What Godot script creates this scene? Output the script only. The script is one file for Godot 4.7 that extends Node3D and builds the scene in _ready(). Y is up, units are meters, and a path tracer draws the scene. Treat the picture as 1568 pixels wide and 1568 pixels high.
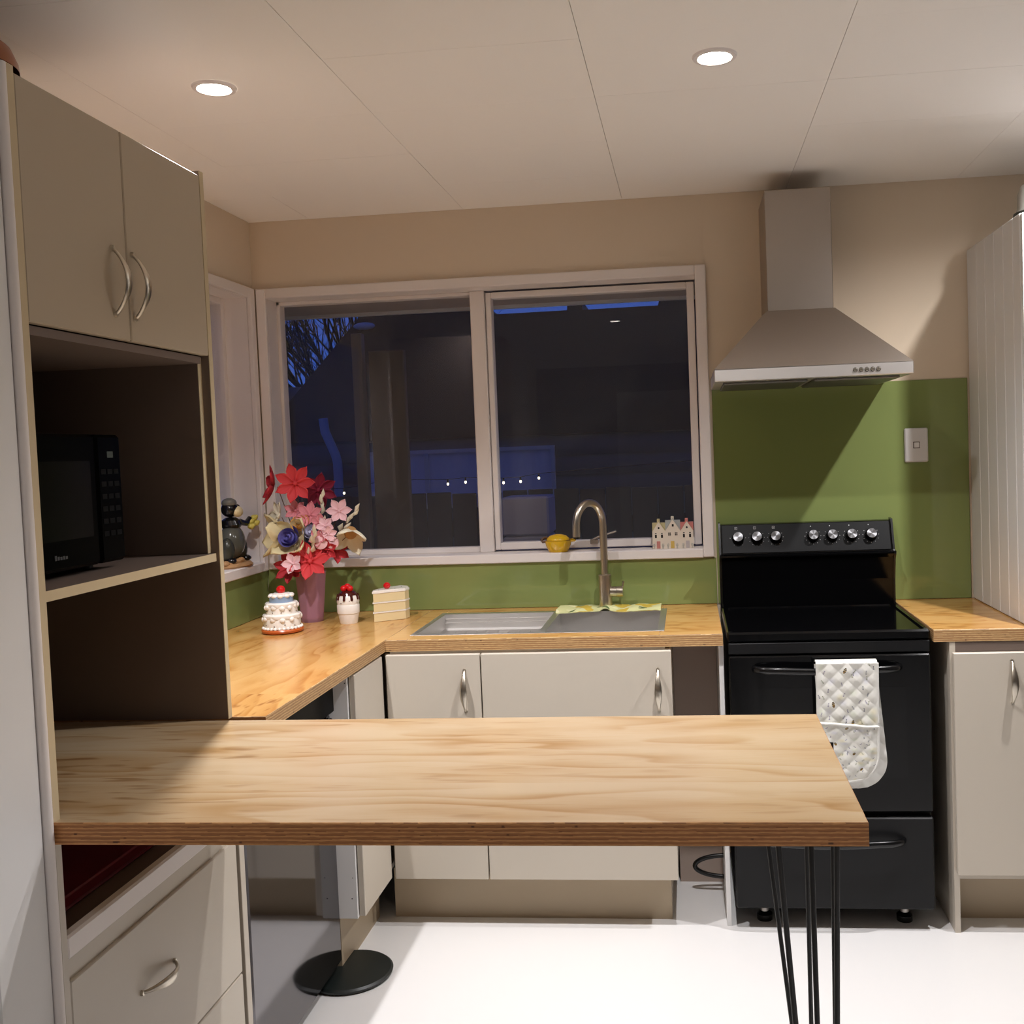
extends Node3D

# ---------------------------------------------------------------- mesh builder
class MB:
	var sts := {}
	var order := []
	var cur: SurfaceTool
	var off := Vector3.ZERO
	var xf := Transform3D.IDENTITY
	var grp := 0
	var uvs := 1.0
	var uvo := Vector2.ZERO

	func _init(origin := Vector3.ZERO):
		off = origin

	func use(m: Material) -> MB:
		if not sts.has(m):
			var s := SurfaceTool.new()
			s.begin(Mesh.PRIMITIVE_TRIANGLES)
			sts[m] = s
			order.append(m)
		cur = sts[m]
		return self

	func v(p: Vector3, uv: Vector2):
		cur.set_uv(uv)
		cur.add_vertex(xf * p - off)

	func flat():
		cur.set_smooth_group(0xFFFFFFFF)

	func smooth():
		grp += 1
		cur.set_smooth_group(grp)

	func tri(a: Vector3, b: Vector3, c: Vector3, n: Vector3, ua := Vector2.ZERO, ub := Vector2.ZERO, uc := Vector2.ZERO):
		# n: rough outward direction; Godot front faces run clockwise
		if (b - a).cross(c - a).dot(n) > 0.0:
			v(a, ua); v(c, uc); v(b, ub)
		else:
			v(a, ua); v(b, ub); v(c, uc)

	func quad(a: Vector3, b: Vector3, c: Vector3, d: Vector3, n: Vector3, ua := Vector2.ZERO, ub := Vector2.ZERO, uc := Vector2.ZERO, ud := Vector2.ZERO):
		tri(a, b, c, n, ua, ub, uc)
		tri(a, c, d, n, ua, uc, ud)

	func uvp(p: Vector3, n: Vector3) -> Vector2:
		var a := n.abs()
		if a.y >= a.x and a.y >= a.z:
			return Vector2(p.x, p.z) * uvs + uvo
		if a.x >= a.z:
			return Vector2(p.z, -p.y) * uvs + uvo
		return Vector2(p.x, -p.y) * uvs + uvo

	func q(a: Vector3, b: Vector3, c: Vector3, d: Vector3, n: Vector3):
		quad(a, b, c, d, n, uvp(a, n), uvp(b, n), uvp(c, n), uvp(d, n))

	# box with chamfered edges; skip: normals of faces (as strings) put on another material are not needed
	func box(lo: Vector3, hi: Vector3, ch := 0.0) -> MB:
		flat()
		var c := (lo + hi) * 0.5
		var h := (hi - lo) * 0.5
		ch = minf(ch, minf(h.x, minf(h.y, h.z)) * 0.95)
		var k := h - Vector3(ch, ch, ch)
		for s in [-1.0, 1.0]:
			q(c + Vector3(h.x * s, -k.y, -k.z), c + Vector3(h.x * s, k.y, -k.z), c + Vector3(h.x * s, k.y, k.z), c + Vector3(h.x * s, -k.y, k.z), Vector3(s, 0, 0))
			q(c + Vector3(-k.x, h.y * s, -k.z), c + Vector3(k.x, h.y * s, -k.z), c + Vector3(k.x, h.y * s, k.z), c + Vector3(-k.x, h.y * s, k.z), Vector3(0, s, 0))
			q(c + Vector3(-k.x, -k.y, h.z * s), c + Vector3(k.x, -k.y, h.z * s), c + Vector3(k.x, k.y, h.z * s), c + Vector3(-k.x, k.y, h.z * s), Vector3(0, 0, s))
		if ch <= 0.0:
			return self
		for s in [-1.0, 1.0]:
			for t in [-1.0, 1.0]:
				q(c + Vector3(h.x * s, k.y * t, -k.z), c + Vector3(h.x * s, k.y * t, k.z), c + Vector3(k.x * s, h.y * t, k.z), c + Vector3(k.x * s, h.y * t, -k.z), Vector3(s, t, 0))
				q(c + Vector3(h.x * s, -k.y, k.z * t), c + Vector3(h.x * s, k.y, k.z * t), c + Vector3(k.x * s, k.y, h.z * t), c + Vector3(k.x * s, -k.y, h.z * t), Vector3(s, 0, t))
				q(c + Vector3(-k.x, h.y * s, k.z * t), c + Vector3(k.x, h.y * s, k.z * t), c + Vector3(k.x, k.y * s, h.z * t), c + Vector3(-k.x, k.y * s, h.z * t), Vector3(0, s, t))
				for w in [-1.0, 1.0]:
					tri(c + Vector3(h.x * s, k.y * t, k.z * w), c + Vector3(k.x * s, h.y * t, k.z * w), c + Vector3(k.x * s, k.y * t, h.z * w), Vector3(s, t, w))
		return self

	func b(x0: float, x1: float, y0: float, y1: float, z0: float, z1: float, ch := 0.0) -> MB:
		return box(Vector3(x0, y0, z0), Vector3(x1, y1, z1), ch)

	# profile: (radius, height) pairs from bottom to top, outside on the right
	func lathe(c: Vector3, prof: Array, seg := 24, squash := Vector2.ONE, wob = null) -> MB:
		smooth()
		var lastd := Vector2.ZERO
		for i in range(prof.size() - 1):
			var p: Vector2 = prof[i]
			var r: Vector2 = prof[i + 1]
			var d := (r - p)
			if d.length() < 1e-7:
				continue
			d = d.normalized()
			if i > 0 and lastd.dot(d) < 0.85:
				smooth()
			lastd = d
			for k in seg:
				var a0 := TAU * k / seg
				var a1 := TAU * (k + 1) / seg
				var f0 := Vector3(cos(a0) * squash.x, 0, sin(a0) * squash.y)
				var f1 := Vector3(cos(a1) * squash.x, 0, sin(a1) * squash.y)
				var P := [f0 * p.x + Vector3(0, p.y, 0), f1 * p.x + Vector3(0, p.y, 0), f1 * r.x + Vector3(0, r.y, 0), f0 * r.x + Vector3(0, r.y, 0)]
				if wob != null:
					for j in 4:
						P[j] = wob.call(P[j])
				var n := (f0 + f1).normalized() * d.y - Vector3(0, d.x, 0)
				var u0 := Vector2(float(k) / seg, p.y + p.x)
				var u1 := Vector2(float(k + 1) / seg, p.y + p.x)
				var u2 := Vector2(float(k + 1) / seg, r.y + r.x)
				var u3 := Vector2(float(k) / seg, r.y + r.x)
				if p.x < 1e-6:
					tri(c + P[0], c + P[2], c + P[3], n, u0, u2, u3)
				elif r.x < 1e-6:
					tri(c + P[0], c + P[1], c + P[2], n, u0, u1, u2)
				else:
					quad(c + P[0], c + P[1], c + P[2], c + P[3], n, u0, u1, u2, u3)
		return self

	func ball(c: Vector3, r: Vector3, seg := 16, rings := 10) -> MB:
		smooth()
		for i in rings:
			for k in seg:
				var P := []
				for e in [[i, k], [i, k + 1], [i + 1, k + 1], [i + 1, k]]:
					var t: float = PI * e[0] / rings
					var a: float = TAU * e[1] / seg
					P.append(Vector3(sin(t) * cos(a), -cos(t), sin(t) * sin(a)))
				var n: Vector3 = (P[0] + P[1] + P[2] + P[3])
				if i == 0:
					tri(c + P[0] * r, c + P[2] * r, c + P[3] * r, n)
				elif i == rings - 1:
					tri(c + P[0] * r, c + P[1] * r, c + P[2] * r, n)
				else:
					quad(c + P[0] * r, c + P[1] * r, c + P[2] * r, c + P[3] * r, n)
		return self

	# swept tube; ra along side, rb across it
	func tube(pts: Array, ra: Array, rb: Array, seg := 10, side := Vector3.ZERO, caps := true) -> MB:
		var n := pts.size()
		var rings := []
		var s := side
		for i in n:
			var t: Vector3 = (pts[mini(i + 1, n - 1)] - pts[maxi(i - 1, 0)]).normalized()
			if s.length() < 1e-6:
				s = t.cross(Vector3.UP if absf(t.y) < 0.9 else Vector3.RIGHT)
			s = (s - t * s.dot(t)).normalized()
			var w := t.cross(s)
			var ring := []
			var A: float = ra[mini(i, ra.size() - 1)]
			var B: float = rb[mini(i, rb.size() - 1)]
			for k in seg:
				var a := TAU * k / seg
				ring.append(pts[i] + s * cos(a) * A + w * sin(a) * B)
			rings.append(ring)
		smooth()
		for i in range(n - 1):
			for k in seg:
				var k2 := (k + 1) % seg
				var a: Vector3 = rings[i][k]
				var bb: Vector3 = rings[i][k2]
				var c: Vector3 = rings[i + 1][k2]
				var d: Vector3 = rings[i + 1][k]
				var nn: Vector3 = (a + bb + c + d) * 0.25 - (pts[i] + pts[i + 1]) * 0.5
				quad(a, bb, c, d, nn, Vector2(float(k) / seg, i), Vector2(float(k + 1) / seg, i), Vector2(float(k + 1) / seg, i + 1), Vector2(float(k) / seg, i + 1))
		if caps:
			flat()
			for e in [[0, 1], [n - 1, n - 2]]:
				var nn: Vector3 = pts[e[0]] - pts[e[1]]
				for k in range(1, seg - 1):
					tri(rings[e[0]][0], rings[e[0]][k], rings[e[0]][k + 1], nn)
		return self

	func rod(a: Vector3, c: Vector3, r0: float, r1 := -1.0, seg := 10) -> MB:
		return tube([a, c], [r0, r1 if r1 > 0 else r0], [r0, r1 if r1 > 0 else r0], seg)

	# polygon in the local xy plane of t, pushed along its z from 0 to d
	func prism(poly: PackedVector2Array, d: float, t := Transform3D.IDENTITY) -> MB:
		flat()
		var idx := Geometry2D.triangulate_polygon(poly)
		var nz := t.basis.z
		for i in range(0, idx.size(), 3):
			var P := []
			for j in 3:
				P.append(Vector3(poly[idx[i + j]].x, poly[idx[i + j]].y, 0))
			var U := [poly[idx[i]] * uvs, poly[idx[i + 1]] * uvs, poly[idx[i + 2]] * uvs]
			tri(t * P[0], t * P[1], t * P[2], -nz * signf(d), U[0], U[1], U[2])
			var D := Vector3(0, 0, d)
			tri(t * (P[0] + D), t * (P[1] + D), t * (P[2] + D), nz * signf(d), U[0], U[1], U[2])
		var area := 0.0
		for i in poly.size():
			area += poly[i].cross(poly[(i + 1) % poly.size()])
		for i in poly.size():
			var a := poly[i]
			var c := poly[(i + 1) % poly.size()]
			var e := c - a
			var nn := t.basis * (Vector3(e.y, -e.x, 0) * signf(area))
			quad(t * Vector3(a.x, a.y, 0), t * Vector3(c.x, c.y, 0), t * Vector3(c.x, c.y, d), t * Vector3(a.x, a.y, d), nn, a * uvs, c * uvs, c * uvs, a * uvs)
		return self

	# parametric sheet f(u, v) -> Vector3, u and v in 0..1
	func sheet(nu: int, nv: int, f: Callable, n_hint: Vector3, uv_scale := Vector2.ONE) -> MB:
		smooth()
		var P := []
		for i in nu + 1:
			var row := []
			for j in nv + 1:
				row.append(f.call(float(i) / nu, float(j) / nv))
			P.append(row)
		# one orientation for the whole sheet
		var total := Vector3.ZERO
		for i in nu:
			for j in nv:
				total += (P[i + 1][j] - P[i][j]).cross(P[i][j + 1] - P[i][j])
		var flip := total.dot(n_hint) < 0.0
		for i in nu:
			for j in nv:
				var a: Vector3 = P[i][j]
				var bb: Vector3 = P[i + 1][j]
				var c: Vector3 = P[i + 1][j + 1]
				var d: Vector3 = P[i][j + 1]
				var ua := Vector2(float(i) / nu, float(j) / nv) * uv_scale
				var ub := Vector2(float(i + 1) / nu, float(j) / nv) * uv_scale
				var uc := Vector2(float(i + 1) / nu, float(j + 1) / nv) * uv_scale
				var ud := Vector2(float(i) / nu, float(j + 1) / nv) * uv_scale
				if flip:
					v(a, ua); v(bb, ub); v(c, uc); v(a, ua); v(c, uc); v(d, ud)
				else:
					v(a, ua); v(c, uc); v(bb, ub); v(a, ua); v(d, ud); v(c, uc)
		return self

	func mesh() -> ArrayMesh:
		var am := ArrayMesh.new()
		for m in order:
			var s: SurfaceTool = sts[m]
			s.generate_normals()
			s.commit(am)
			am.surface_set_material(am.get_surface_count() - 1, m)
		return am

# ---------------------------------------------------------------- naming helpers
var taken := {}

func numbered(n: String, parent: Node) -> String:
	var key := str(parent.get_instance_id()) + "/" + n
	var k: int = taken.get(key, 0)
	taken[key] = k + 1
	return n if k == 0 else "%s_%03d" % [n, k]

func tag(o: Node, label: String, category: String, group := ""):
	o.set_meta("label", label)
	o.set_meta("category", category)
	if group != "":
		o.set_meta("group", group)

func thing(called: String, label: String, category: String, at := Vector3.ZERO, group := "") -> Node3D:
	var o := Node3D.new()
	o.name = numbered(called, self)
	o.position = at
	o.set_meta("o", at)
	add_child(o, true)
	tag(o, label, category, group)
	o.remove_meta("o")
	return o

func org(parent: Node) -> Vector3:
	var p := Vector3.ZERO
	var n := parent
	while n is Node3D and n != self:
		p += (n as Node3D).position
		n = n.get_parent()
	return p

func mb(parent: Node = self) -> MB:
	return MB.new(org(parent))

func part(called: String, m: MB, parent: Node, label := "") -> MeshInstance3D:
	var o := MeshInstance3D.new()
	o.mesh = m.mesh()
	o.name = numbered(called, parent)
	parent.add_child(o, true)
	if label != "":
		o.set_meta("label", label)
	return o

func inst(called: String, mesh: Mesh, parent: Node, at: Vector3) -> MeshInstance3D:
	var o := MeshInstance3D.new()
	o.mesh = mesh
	o.name = numbered(called, parent)
	o.position = at
	parent.add_child(o, true)
	return o

# a thing that is one mesh, built about the point "at"
func solo(called: String, m: MB, at: Vector3, label: String, category: String, group := "") -> MeshInstance3D:
	# "m" was begun with at as its origin
	var o := part(called, m, self)
	o.position = at
	tag(o, label, category, group)
	return o

func struct(called: String, m: MB) -> MeshInstance3D:
	var o := part(called, m, self)
	o.set_meta("kind", "structure")
	return o

func V(x: float, y: float, z: float) -> Vector3:
	return Vector3(x, y, z)

func c8(r: float, g: float, b: float, a := 1.0) -> Color:
	return Color(r / 255.0, g / 255.0, b / 255.0, a)

func mat(c: Color, rough := 0.6, metal := 0.0, spec := 0.5) -> StandardMaterial3D:
	var m := StandardMaterial3D.new()
	m.albedo_color = c
	m.roughness = rough
	m.metallic = metal
	m.metallic_specular = spec
	return m

func glassy(c: Color, rough := 0.02) -> StandardMaterial3D:
	var m := mat(c, rough)
	m.transparency = BaseMaterial3D.TRANSPARENCY_ALPHA
	return m

func glow(c: Color, e: float) -> StandardMaterial3D:
	var m := mat(c, 0.4)
	m.emission_enabled = true
	m.emission = c
	m.emission_energy_multiplier = e
	return m

func noise(seed_: int, oct := 3, kind := FastNoiseLite.TYPE_SIMPLEX_SMOOTH) -> FastNoiseLite:
	var n := FastNoiseLite.new()
	n.seed = seed_
	n.noise_type = kind
	n.frequency = 1.0
	n.fractal_type = FastNoiseLite.FRACTAL_FBM if oct > 1 else FastNoiseLite.FRACTAL_NONE
	n.fractal_octaves = oct
	return n

func tex(img: Image) -> ImageTexture:
	return ImageTexture.create_from_image(img)

# face veneer of pine plywood; u along the grain
func wood_image(w: int, h: int, lu: float, lv: float, seed_: int) -> Image:
	var n1 := noise(seed_, 3)
	var n2 := noise(seed_ + 1, 2)
	var n3 := noise(seed_ + 2, 2)
	var data := PackedByteArray()
	data.resize(w * h * 3)
	var pale := Vector3(224, 202, 168)
	var tan_ := Vector3(208, 174, 128)
	var amber := Vector3(190, 150, 100)
	var fleck := Vector3(150, 108, 66)
	var i := 0
	for y in h:
		var vv := lv * y / h
		for x in w:
			var u01 := float(x) / w
			var uu := lu * x / w
			var wv := n1.get_noise_2d(uu * 1.15, vv * 4.0)
			var ring := vv * 10.0 + wv * 2.0
			var fr := ring - floorf(ring)
			var band := pow(fr, 2.2) * (1.0 - smoothstep(0.86, 1.0, fr)) * clampf(0.75 + 1.4 * n2.get_noise_2d(uu * 3.0 + 7.0, vv * 9.0), 0.0, 1.0)
			var low := n2.get_noise_2d(uu * 2.1 + 40.0, vv * 5.0)
			var fine := n3.get_noise_2d(uu * 16.0, vv * 260.0)
			var fl := n2.get_noise_2d(uu * 9.0 + 9.0, vv * 34.0)
			var kmask := clampf(low * 1.6 + 0.55, 0.0, 1.0)
			var c := pale.lerp(tan_, clampf(0.22 + low * 0.55 + fine * 0.16, 0.0, 1.0))
			c = c.lerp(amber, clampf(band * (0.35 + kmask * 0.75), 0.0, 1.0))
			c = c.lerp(fleck, smoothstep(0.18, 0.75, fl) * kmask * (0.18 + 0.5 * smoothstep(0.7, 0.15, u01)))
			data[i] = int(clampf(c.x, 0, 255))
			data[i + 1] = int(clampf(c.y, 0, 255))
			data[i + 2] = int(clampf(c.z, 0, 255))
			i += 3
	return Image.create_from_data(w, h, false, Image.FORMAT_RGB8, data)

# layered ply edge; v across the layers
func ply_image(w: int, h: int, seed_: int) -> Image:
	var n1 := noise(seed_, 2)
	var data := PackedByteArray()
	data.resize(w * h * 3)
	var a := Vector3(206, 172, 122)
	var b := Vector3(150, 106, 66)
	var dk := Vector3(70, 42, 26)
	var i := 0
	for y in h:
		var t := float(y) / h
		for x in w:
			var u := float(x) / w
			var l := t * 11.0 + n1.get_noise_2d(u * 14.0, floor(t * 11.0) * 3.0) * 0.25
			var odd := int(floor(l)) % 2
			var fr := l - floorf(l)
			var c := a if odd == 0 else b.lerp(a, 0.25)
			c = c.lerp(b, clampf(n1.get_noise_2d(u * 60.0, t * 60.0) * 0.6 + 0.15, 0.0, 1.0))
			c = c.lerp(dk, (smoothstep(0.86, 0.97, fr)) * 0.45)
			var hole := n1.get_noise_2d(u * 34.0 + 50.0, floor(t * 11.0) * 7.0)
			if odd == 1:
				c = c.lerp(dk, smoothstep(0.62, 0.74, hole) * 0.75)
			data[i] = int(c.x)
			data[i + 1] = int(c.y)
			data[i + 2] = int(c.z)
			i += 3
	return Image.create_from_data(w, h, false, Image.FORMAT_RGB8, data)

func tmat(t: Texture2D, rough: float, tint := Color.WHITE) -> StandardMaterial3D:
	var m := mat(tint, rough)
	m.albedo_texture = t
	return m

# ---------------------------------------------------------------- shared dimensions
const HC := 2.366      # ceiling
const HB := 0.913      # bench top
const TB := 0.036      # bench thickness
var M := {}
var rng := RandomNumberGenerator.new()

func _ready():
	rng.seed = 20240611
	setup_view()
	materials()
	room()
	outside()
	benches()
	base_cabinets()
	tower()
	stove()
	hood()
	tall_cabinet()
	bench_objects()
	sill_objects()
	flowers()
	small_things()

func setup_view():
	var cam := Camera3D.new()
	cam.name = "camera"
	var f := 1572.92
	var near := 0.05
	cam.transform = Transform3D(Basis(Vector3.UP, 0.1035) * Basis(Vector3.RIGHT, -0.047) * Basis(Vector3.BACK, -0.0378), V(1.5868, 1.4782, 3.698))
	cam.set_frustum(near * 1568.0 / f, Vector2((784.0 - 892.96) / f * near, -(784.0 - 764.47) / f * near), near, 60.0)
	add_child(cam)
	cam.current = true
	var we := WorldEnvironment.new()
	we.name = "world"
	var e := Environment.new()
	var sky := Sky.new()
	var sm := ProceduralSkyMaterial.new()
	sm.sky_top_color = c8(24, 40, 96)
	sm.sky_horizon_color = c8(54, 86, 168)
	sm.ground_horizon_color = c8(40, 60, 110)
	sm.ground_bottom_color = c8(14, 18, 30)
	sm.sky_curve = 0.2
	sm.sun_angle_max = 1.0
	sky.sky_material = sm
	e.background_mode = Environment.BG_SKY
	e.sky = sky
	e.tonemap_mode = Environment.TONE_MAPPER_LINEAR
	e.tonemap_exposure = 1.05
	e.sdfgi_enabled = true
	e.ssao_enabled = true
	e.ssil_enabled = true
	we.environment = e
	add_child(we)

func downlight(x: float, z: float, energy: float, cone: float, label: String, r := 0.036):
	var at := V(x, HC, z)
	var t := thing("downlight", label, "ceiling light", at, "recessed ceiling downlights")
	var m := mb(t).use(M.trimwhite)
	m.lathe(at, [Vector2(r, -0.002), Vector2(r + 0.004, -0.006), Vector2(r + 0.013, -0.005), Vector2(r + 0.016, 0.0)], 32)
	part("trim_ring", m, t)
	m = mb(t).use(M.lamp)
	m.lathe(at, [Vector2(0, -0.004), Vector2(r, -0.003), Vector2(r, 0.0)], 32)
	part("lamp_lens", m, t, "glowing white lens")
	var s := SpotLight3D.new()
	s.name = "downlight_beam"
	s.position = V(0, -0.012, 0)
	s.rotation_degrees = V(-90, 0, 0)
	s.light_color = c8(252, 250, 252)
	s.light_energy = energy
	s.spot_angle = cone
	s.spot_angle_attenuation = 1.0
	s.spot_range = 12.0
	s.spot_attenuation = 2.0
	s.light_size = 0.016
	s.shadow_enabled = true
	t.add_child(s, true)

func materials():
	M.wall = mat(c8(222, 205, 182), 0.75)
	M.walldim = mat(c8(66, 58, 52), 0.8)  # wall colour darkened to imitate the unlit space behind and to the right
	M.ceil = mat(c8(250, 245, 238), 0.8)
	M.floor = mat(c8(232, 230, 228), 0.32)
	M.trimwhite = mat(c8(234, 226, 222), 0.45)
	M.cab = mat(c8(198, 188, 173), 0.42)
	M.cabshaded = mat(c8(180, 165, 143), 0.45)  # cabinet cream darkened: shade of the dimly lit upper doors in the colour
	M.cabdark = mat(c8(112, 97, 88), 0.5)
	M.cabedge = mat(c8(200, 182, 148), 0.5)
	M.kick = mat(c8(176, 158, 132), 0.5)
	M.white = mat(c8(224, 222, 220), 0.5)
	M.green = mat(c8(130, 143, 86), 0.06)
	M.steel = mat(c8(222, 216, 210), 0.42, 1.0)
	M.steel2 = mat(c8(176, 166, 156), 0.38, 1.0)
	M.nickel = mat(c8(196, 188, 174), 0.28, 1.0)
	M.sink = mat(c8(220, 217, 214), 0.38, 1.0)
	M.black = mat(c8(12, 12, 13), 0.25)
	M.blackgloss = mat(c8(6, 6, 7), 0.10, 0.0, 0.38)
	M.blackmw = mat(c8(5, 5, 5), 0.22, 0.0, 0.14)
	M.blacksatin = mat(c8(22, 22, 23), 0.42, 0.0, 0.35)
	M.blackiron = mat(c8(9, 8, 8), 0.45)
	M.lamp = glow(c8(255, 248, 236), 40.0)
	M.glass = glassy(Color(1, 1, 1, 0.02), 0.0)
	M.glass.metallic_specular = 0.28
	M.mark = mat(c8(200, 200, 200), 0.6)
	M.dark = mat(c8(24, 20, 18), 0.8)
	var wt := tex(wood_image(1024, 512, 1.30, 0.65, 11))
	M.penin = tmat(wt, 0.26, Color(0.83, 0.81, 0.79))
	var wt2 := tex(wood_image(1024, 512, 1.30, 0.65, 37))
	M.bench = tmat(wt2, 0.2, Color(0.93, 0.81, 0.61))
	var pe := tex(ply_image(1024, 64, 5))
	M.plyedge = tmat(pe, 0.45)
	M.plyedge2 = tmat(pe, 0.55, Color(1.0, 0.88, 0.78))

# ---------------------------------------------------------------- room shell
# wall with a rectangular hole, as four boxes
func room():
	# floor
	struct("floor", mb().use(M.floor).b(-0.1, 3.45, -0.1, 0.0, -0.14, 7.1))
	# back wall, window opening x 0.053..1.630, y 1.114..2.083
	var m := mb().use(M.wall)
	m.b(-0.14, 0.05, 0, HC, -0.14, 0)
	m.b(0.05, 1.634, 0, 1.10, -0.14, 0)
	m.b(0.05, 1.634, 2.088, HC, -0.14, 0)
	m.b(1.634, 1.661, 0, HC, -0.14, 0)
	m.b(1.661, 1.6622, 0, HC, -0.14, -0.0015)
	m.b(1.6622, 3.45, 0, HC, -0.14, 0)
	struct("wall_back", m)
	m = mb().use(M.wall)
	m.b(-0.14, 0, 0, HC, 0, 0.05)
	m.b(-0.14, 0, 0, 1.10, 0.05, 1.46)
	m.b(-0.14, 0, 2.088, HC, 0.05, 1.46)
	m.b(-0.14, 0, 0, HC, 1.46, 7.1)
	struct("wall_left", m)
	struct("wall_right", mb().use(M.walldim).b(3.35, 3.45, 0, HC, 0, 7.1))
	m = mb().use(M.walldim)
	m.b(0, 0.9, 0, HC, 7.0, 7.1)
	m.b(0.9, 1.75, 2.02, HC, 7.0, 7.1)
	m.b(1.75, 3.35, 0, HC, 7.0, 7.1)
	struct("wall_front", m)
	var d := struct("door_1", mb().use(M.cab).b(0.93, 1.72, 0.005, 2.0, 7.035, 7.075, 0.003))
	m = mb(d).use(M.trimwhite)
	m.b(0.85, 0.93, 0, 2.08, 6.98, 7.0, 0.004)
	m.b(1.72, 1.80, 0, 2.08, 6.98, 7.0, 0.004)
	m.b(0.93, 1.72, 2.0, 2.08, 6.98, 7.0, 0.004)
	part("door_frame", m, d)
	# ceiling: slab with sheets of lining board under it
	var ce := struct("ceiling", mb().use(M.ceil).b(-0.14, 3.45, HC + 0.006, HC + 0.1, -0.14, 7.1))
	var zs := [0.0, 0.341, 0.7095, 1.078, 1.4465, 1.815, 2.1835]
	var xs := [0.0, 0.231, 0.8065, 1.382, 1.9575, 2.533, 3.1085, 3.35]
	for i in xs.size() - 1:
		for j in zs.size() - 1:
			var g: float = 0.0007 if i == 3 or i == 2 else 0.0004
			var y := HC + rng.randf_range(-0.0004, 0.0004)
			part("ceiling_panel", mb(ce).use(M.ceil).b(xs[i] + g, xs[i + 1] - g, y, HC + 0.0065, zs[j] + 0.0002, zs[j + 1] - 0.0002, 0.0003), ce)
	part("ceiling_panel", mb(ce).use(M.ceil).b(0, 3.35, HC, HC + 0.0065, 2.1845, 7.0), ce)
	# lights of the room, one of them added as fill
	downlight(0.504, 1.332, 3.0, 62.0, "round recessed downlight in the ceiling near the beige overhead cabinet doors")
	downlight(1.676, 1.288, 2.3, 67.0, "round recessed downlight in the ceiling in front of the range hood flue")
	downlight(2.70, 0.95, 2.7, 82.0, "round recessed downlight in the ceiling above the right benchtop, outside the frame")
	downlight(2.75, 3.90, 2.2, 60.0, "added round fill downlight in the ceiling behind the camera")  # added fill lamp: lights the rear floor so bounce lifts the ceiling
	downlight(1.117, 3.22, 0.25, 62.0, "round recessed downlight behind the breakfast bar, seen mirrored in the window")
	# splashback glass
	var sp := thing("splashback", "glossy olive green glass splashback behind sink and stove", "splashback", V(1.6, HB, 0.003))
	part("glass_panel", mb(sp).use(M.green).b(0.006, 1.674, HB + 0.001, 1.079, 0.0, 0.006, 0.001), sp)
	part("glass_panel", mb(sp).use(M.green).b(1.677, 2.556, HB + 0.001, 1.681, 0.0, 0.006, 0.001), sp)
	part("glass_panel", mb(sp).use(M.green).b(0.0, 0.006, HB + 0.001, 1.076, 0.007, 1.514, 0.001), sp)
	window_back()
	window_left()

func window_back():
	var w := struct("window_1", mb().use(M.trimwhite).b(0.017, 0.0535, 1.079, 2.119, 0, 0.018, 0.003).b(1.630, 1.668, 1.082, 2.119, 0, 0.018, 0.003).b(0.0535, 1.630, 2.083, 2.119, 0, 0.018, 0.003).b(0.0535, 1.630, 1.0805, 1.1135, 0, 0.02, 0.003))
	# reveal lining and sill
	var m := mb(w).use(M.trimwhite)
	m.b(0.046, 0.0535, 1.1, 2.09, -0.14, 0.0)
	m.b(1.630, 1.638, 1.1, 2.09, -0.14, 0.0)
	m.b(0.0535, 1.630, 2.083, 2.092, -0.14, 0.0)
	part("reveal", m, w)
	m = mb(w).use(M.trimwhite)
	m.b(0.0535, 1.630, 1.096, 1.1135, -0.14, 0.0)
	part("window_sill", m, w)
	# outer fixed frame
	m = mb(w).use(M.trimwhite)
	m.b(0.0535, 0.066, 1.1135, 2.083, -0.135, -0.085, 0.002)
	m.b(0.0535, 0.802, 2.070, 2.083, -0.135, -0.085, 0.002)
	m.b(0.0535, 0.802, 1.1135, 1.133, -0.135, -0.085, 0.002)
	part("window_frame", m, w)
	m = mb(w).use(M.trimwhite)
	m.b(0.802, 0.856, 1.1135, 2.083, -0.135, -0.065, 0.003)
	part("mullion", m, w)
	m = mb(w).use(M.trimwhite)
	m.b(0.858, 0.879, 1.120, 2.076, -0.13, -0.078, 0.003)
	m.b(1.599, 1.626, 1.120, 2.076, -0.13, -0.078, 0.003)
	m.b(0.879, 1.599, 2.054, 2.076, -0.13, -0.078, 0.003)
	m.b(0.879, 1.599, 1.120, 1.147, -0.13, -0.078, 0.003)
	part("sash", m, w)
	part("pane", mb(w).use(M.glass).b(0.060, 0.806, 1.128, 2.075, -0.104, -0.100), w)
	part("pane", mb(w).use(M.glass).b(0.874, 1.604, 1.143, 2.058, -0.104, -0.100), w)
	# casement stay
	m = mb(w).use(M.steel2)
	m.b(1.216, 1.246, 1.134, 1.152, -0.078, -0.062, 0.002)
	m.tube([V(1.225, 1.150, -0.062), V(1.256, 1.163, -0.058), V(1.314, 1.180, -0.056)], [0.0055, 0.0055, 0.006], [0.004, 0.004, 0.004], 8)
	part("latch", m, w)

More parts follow.
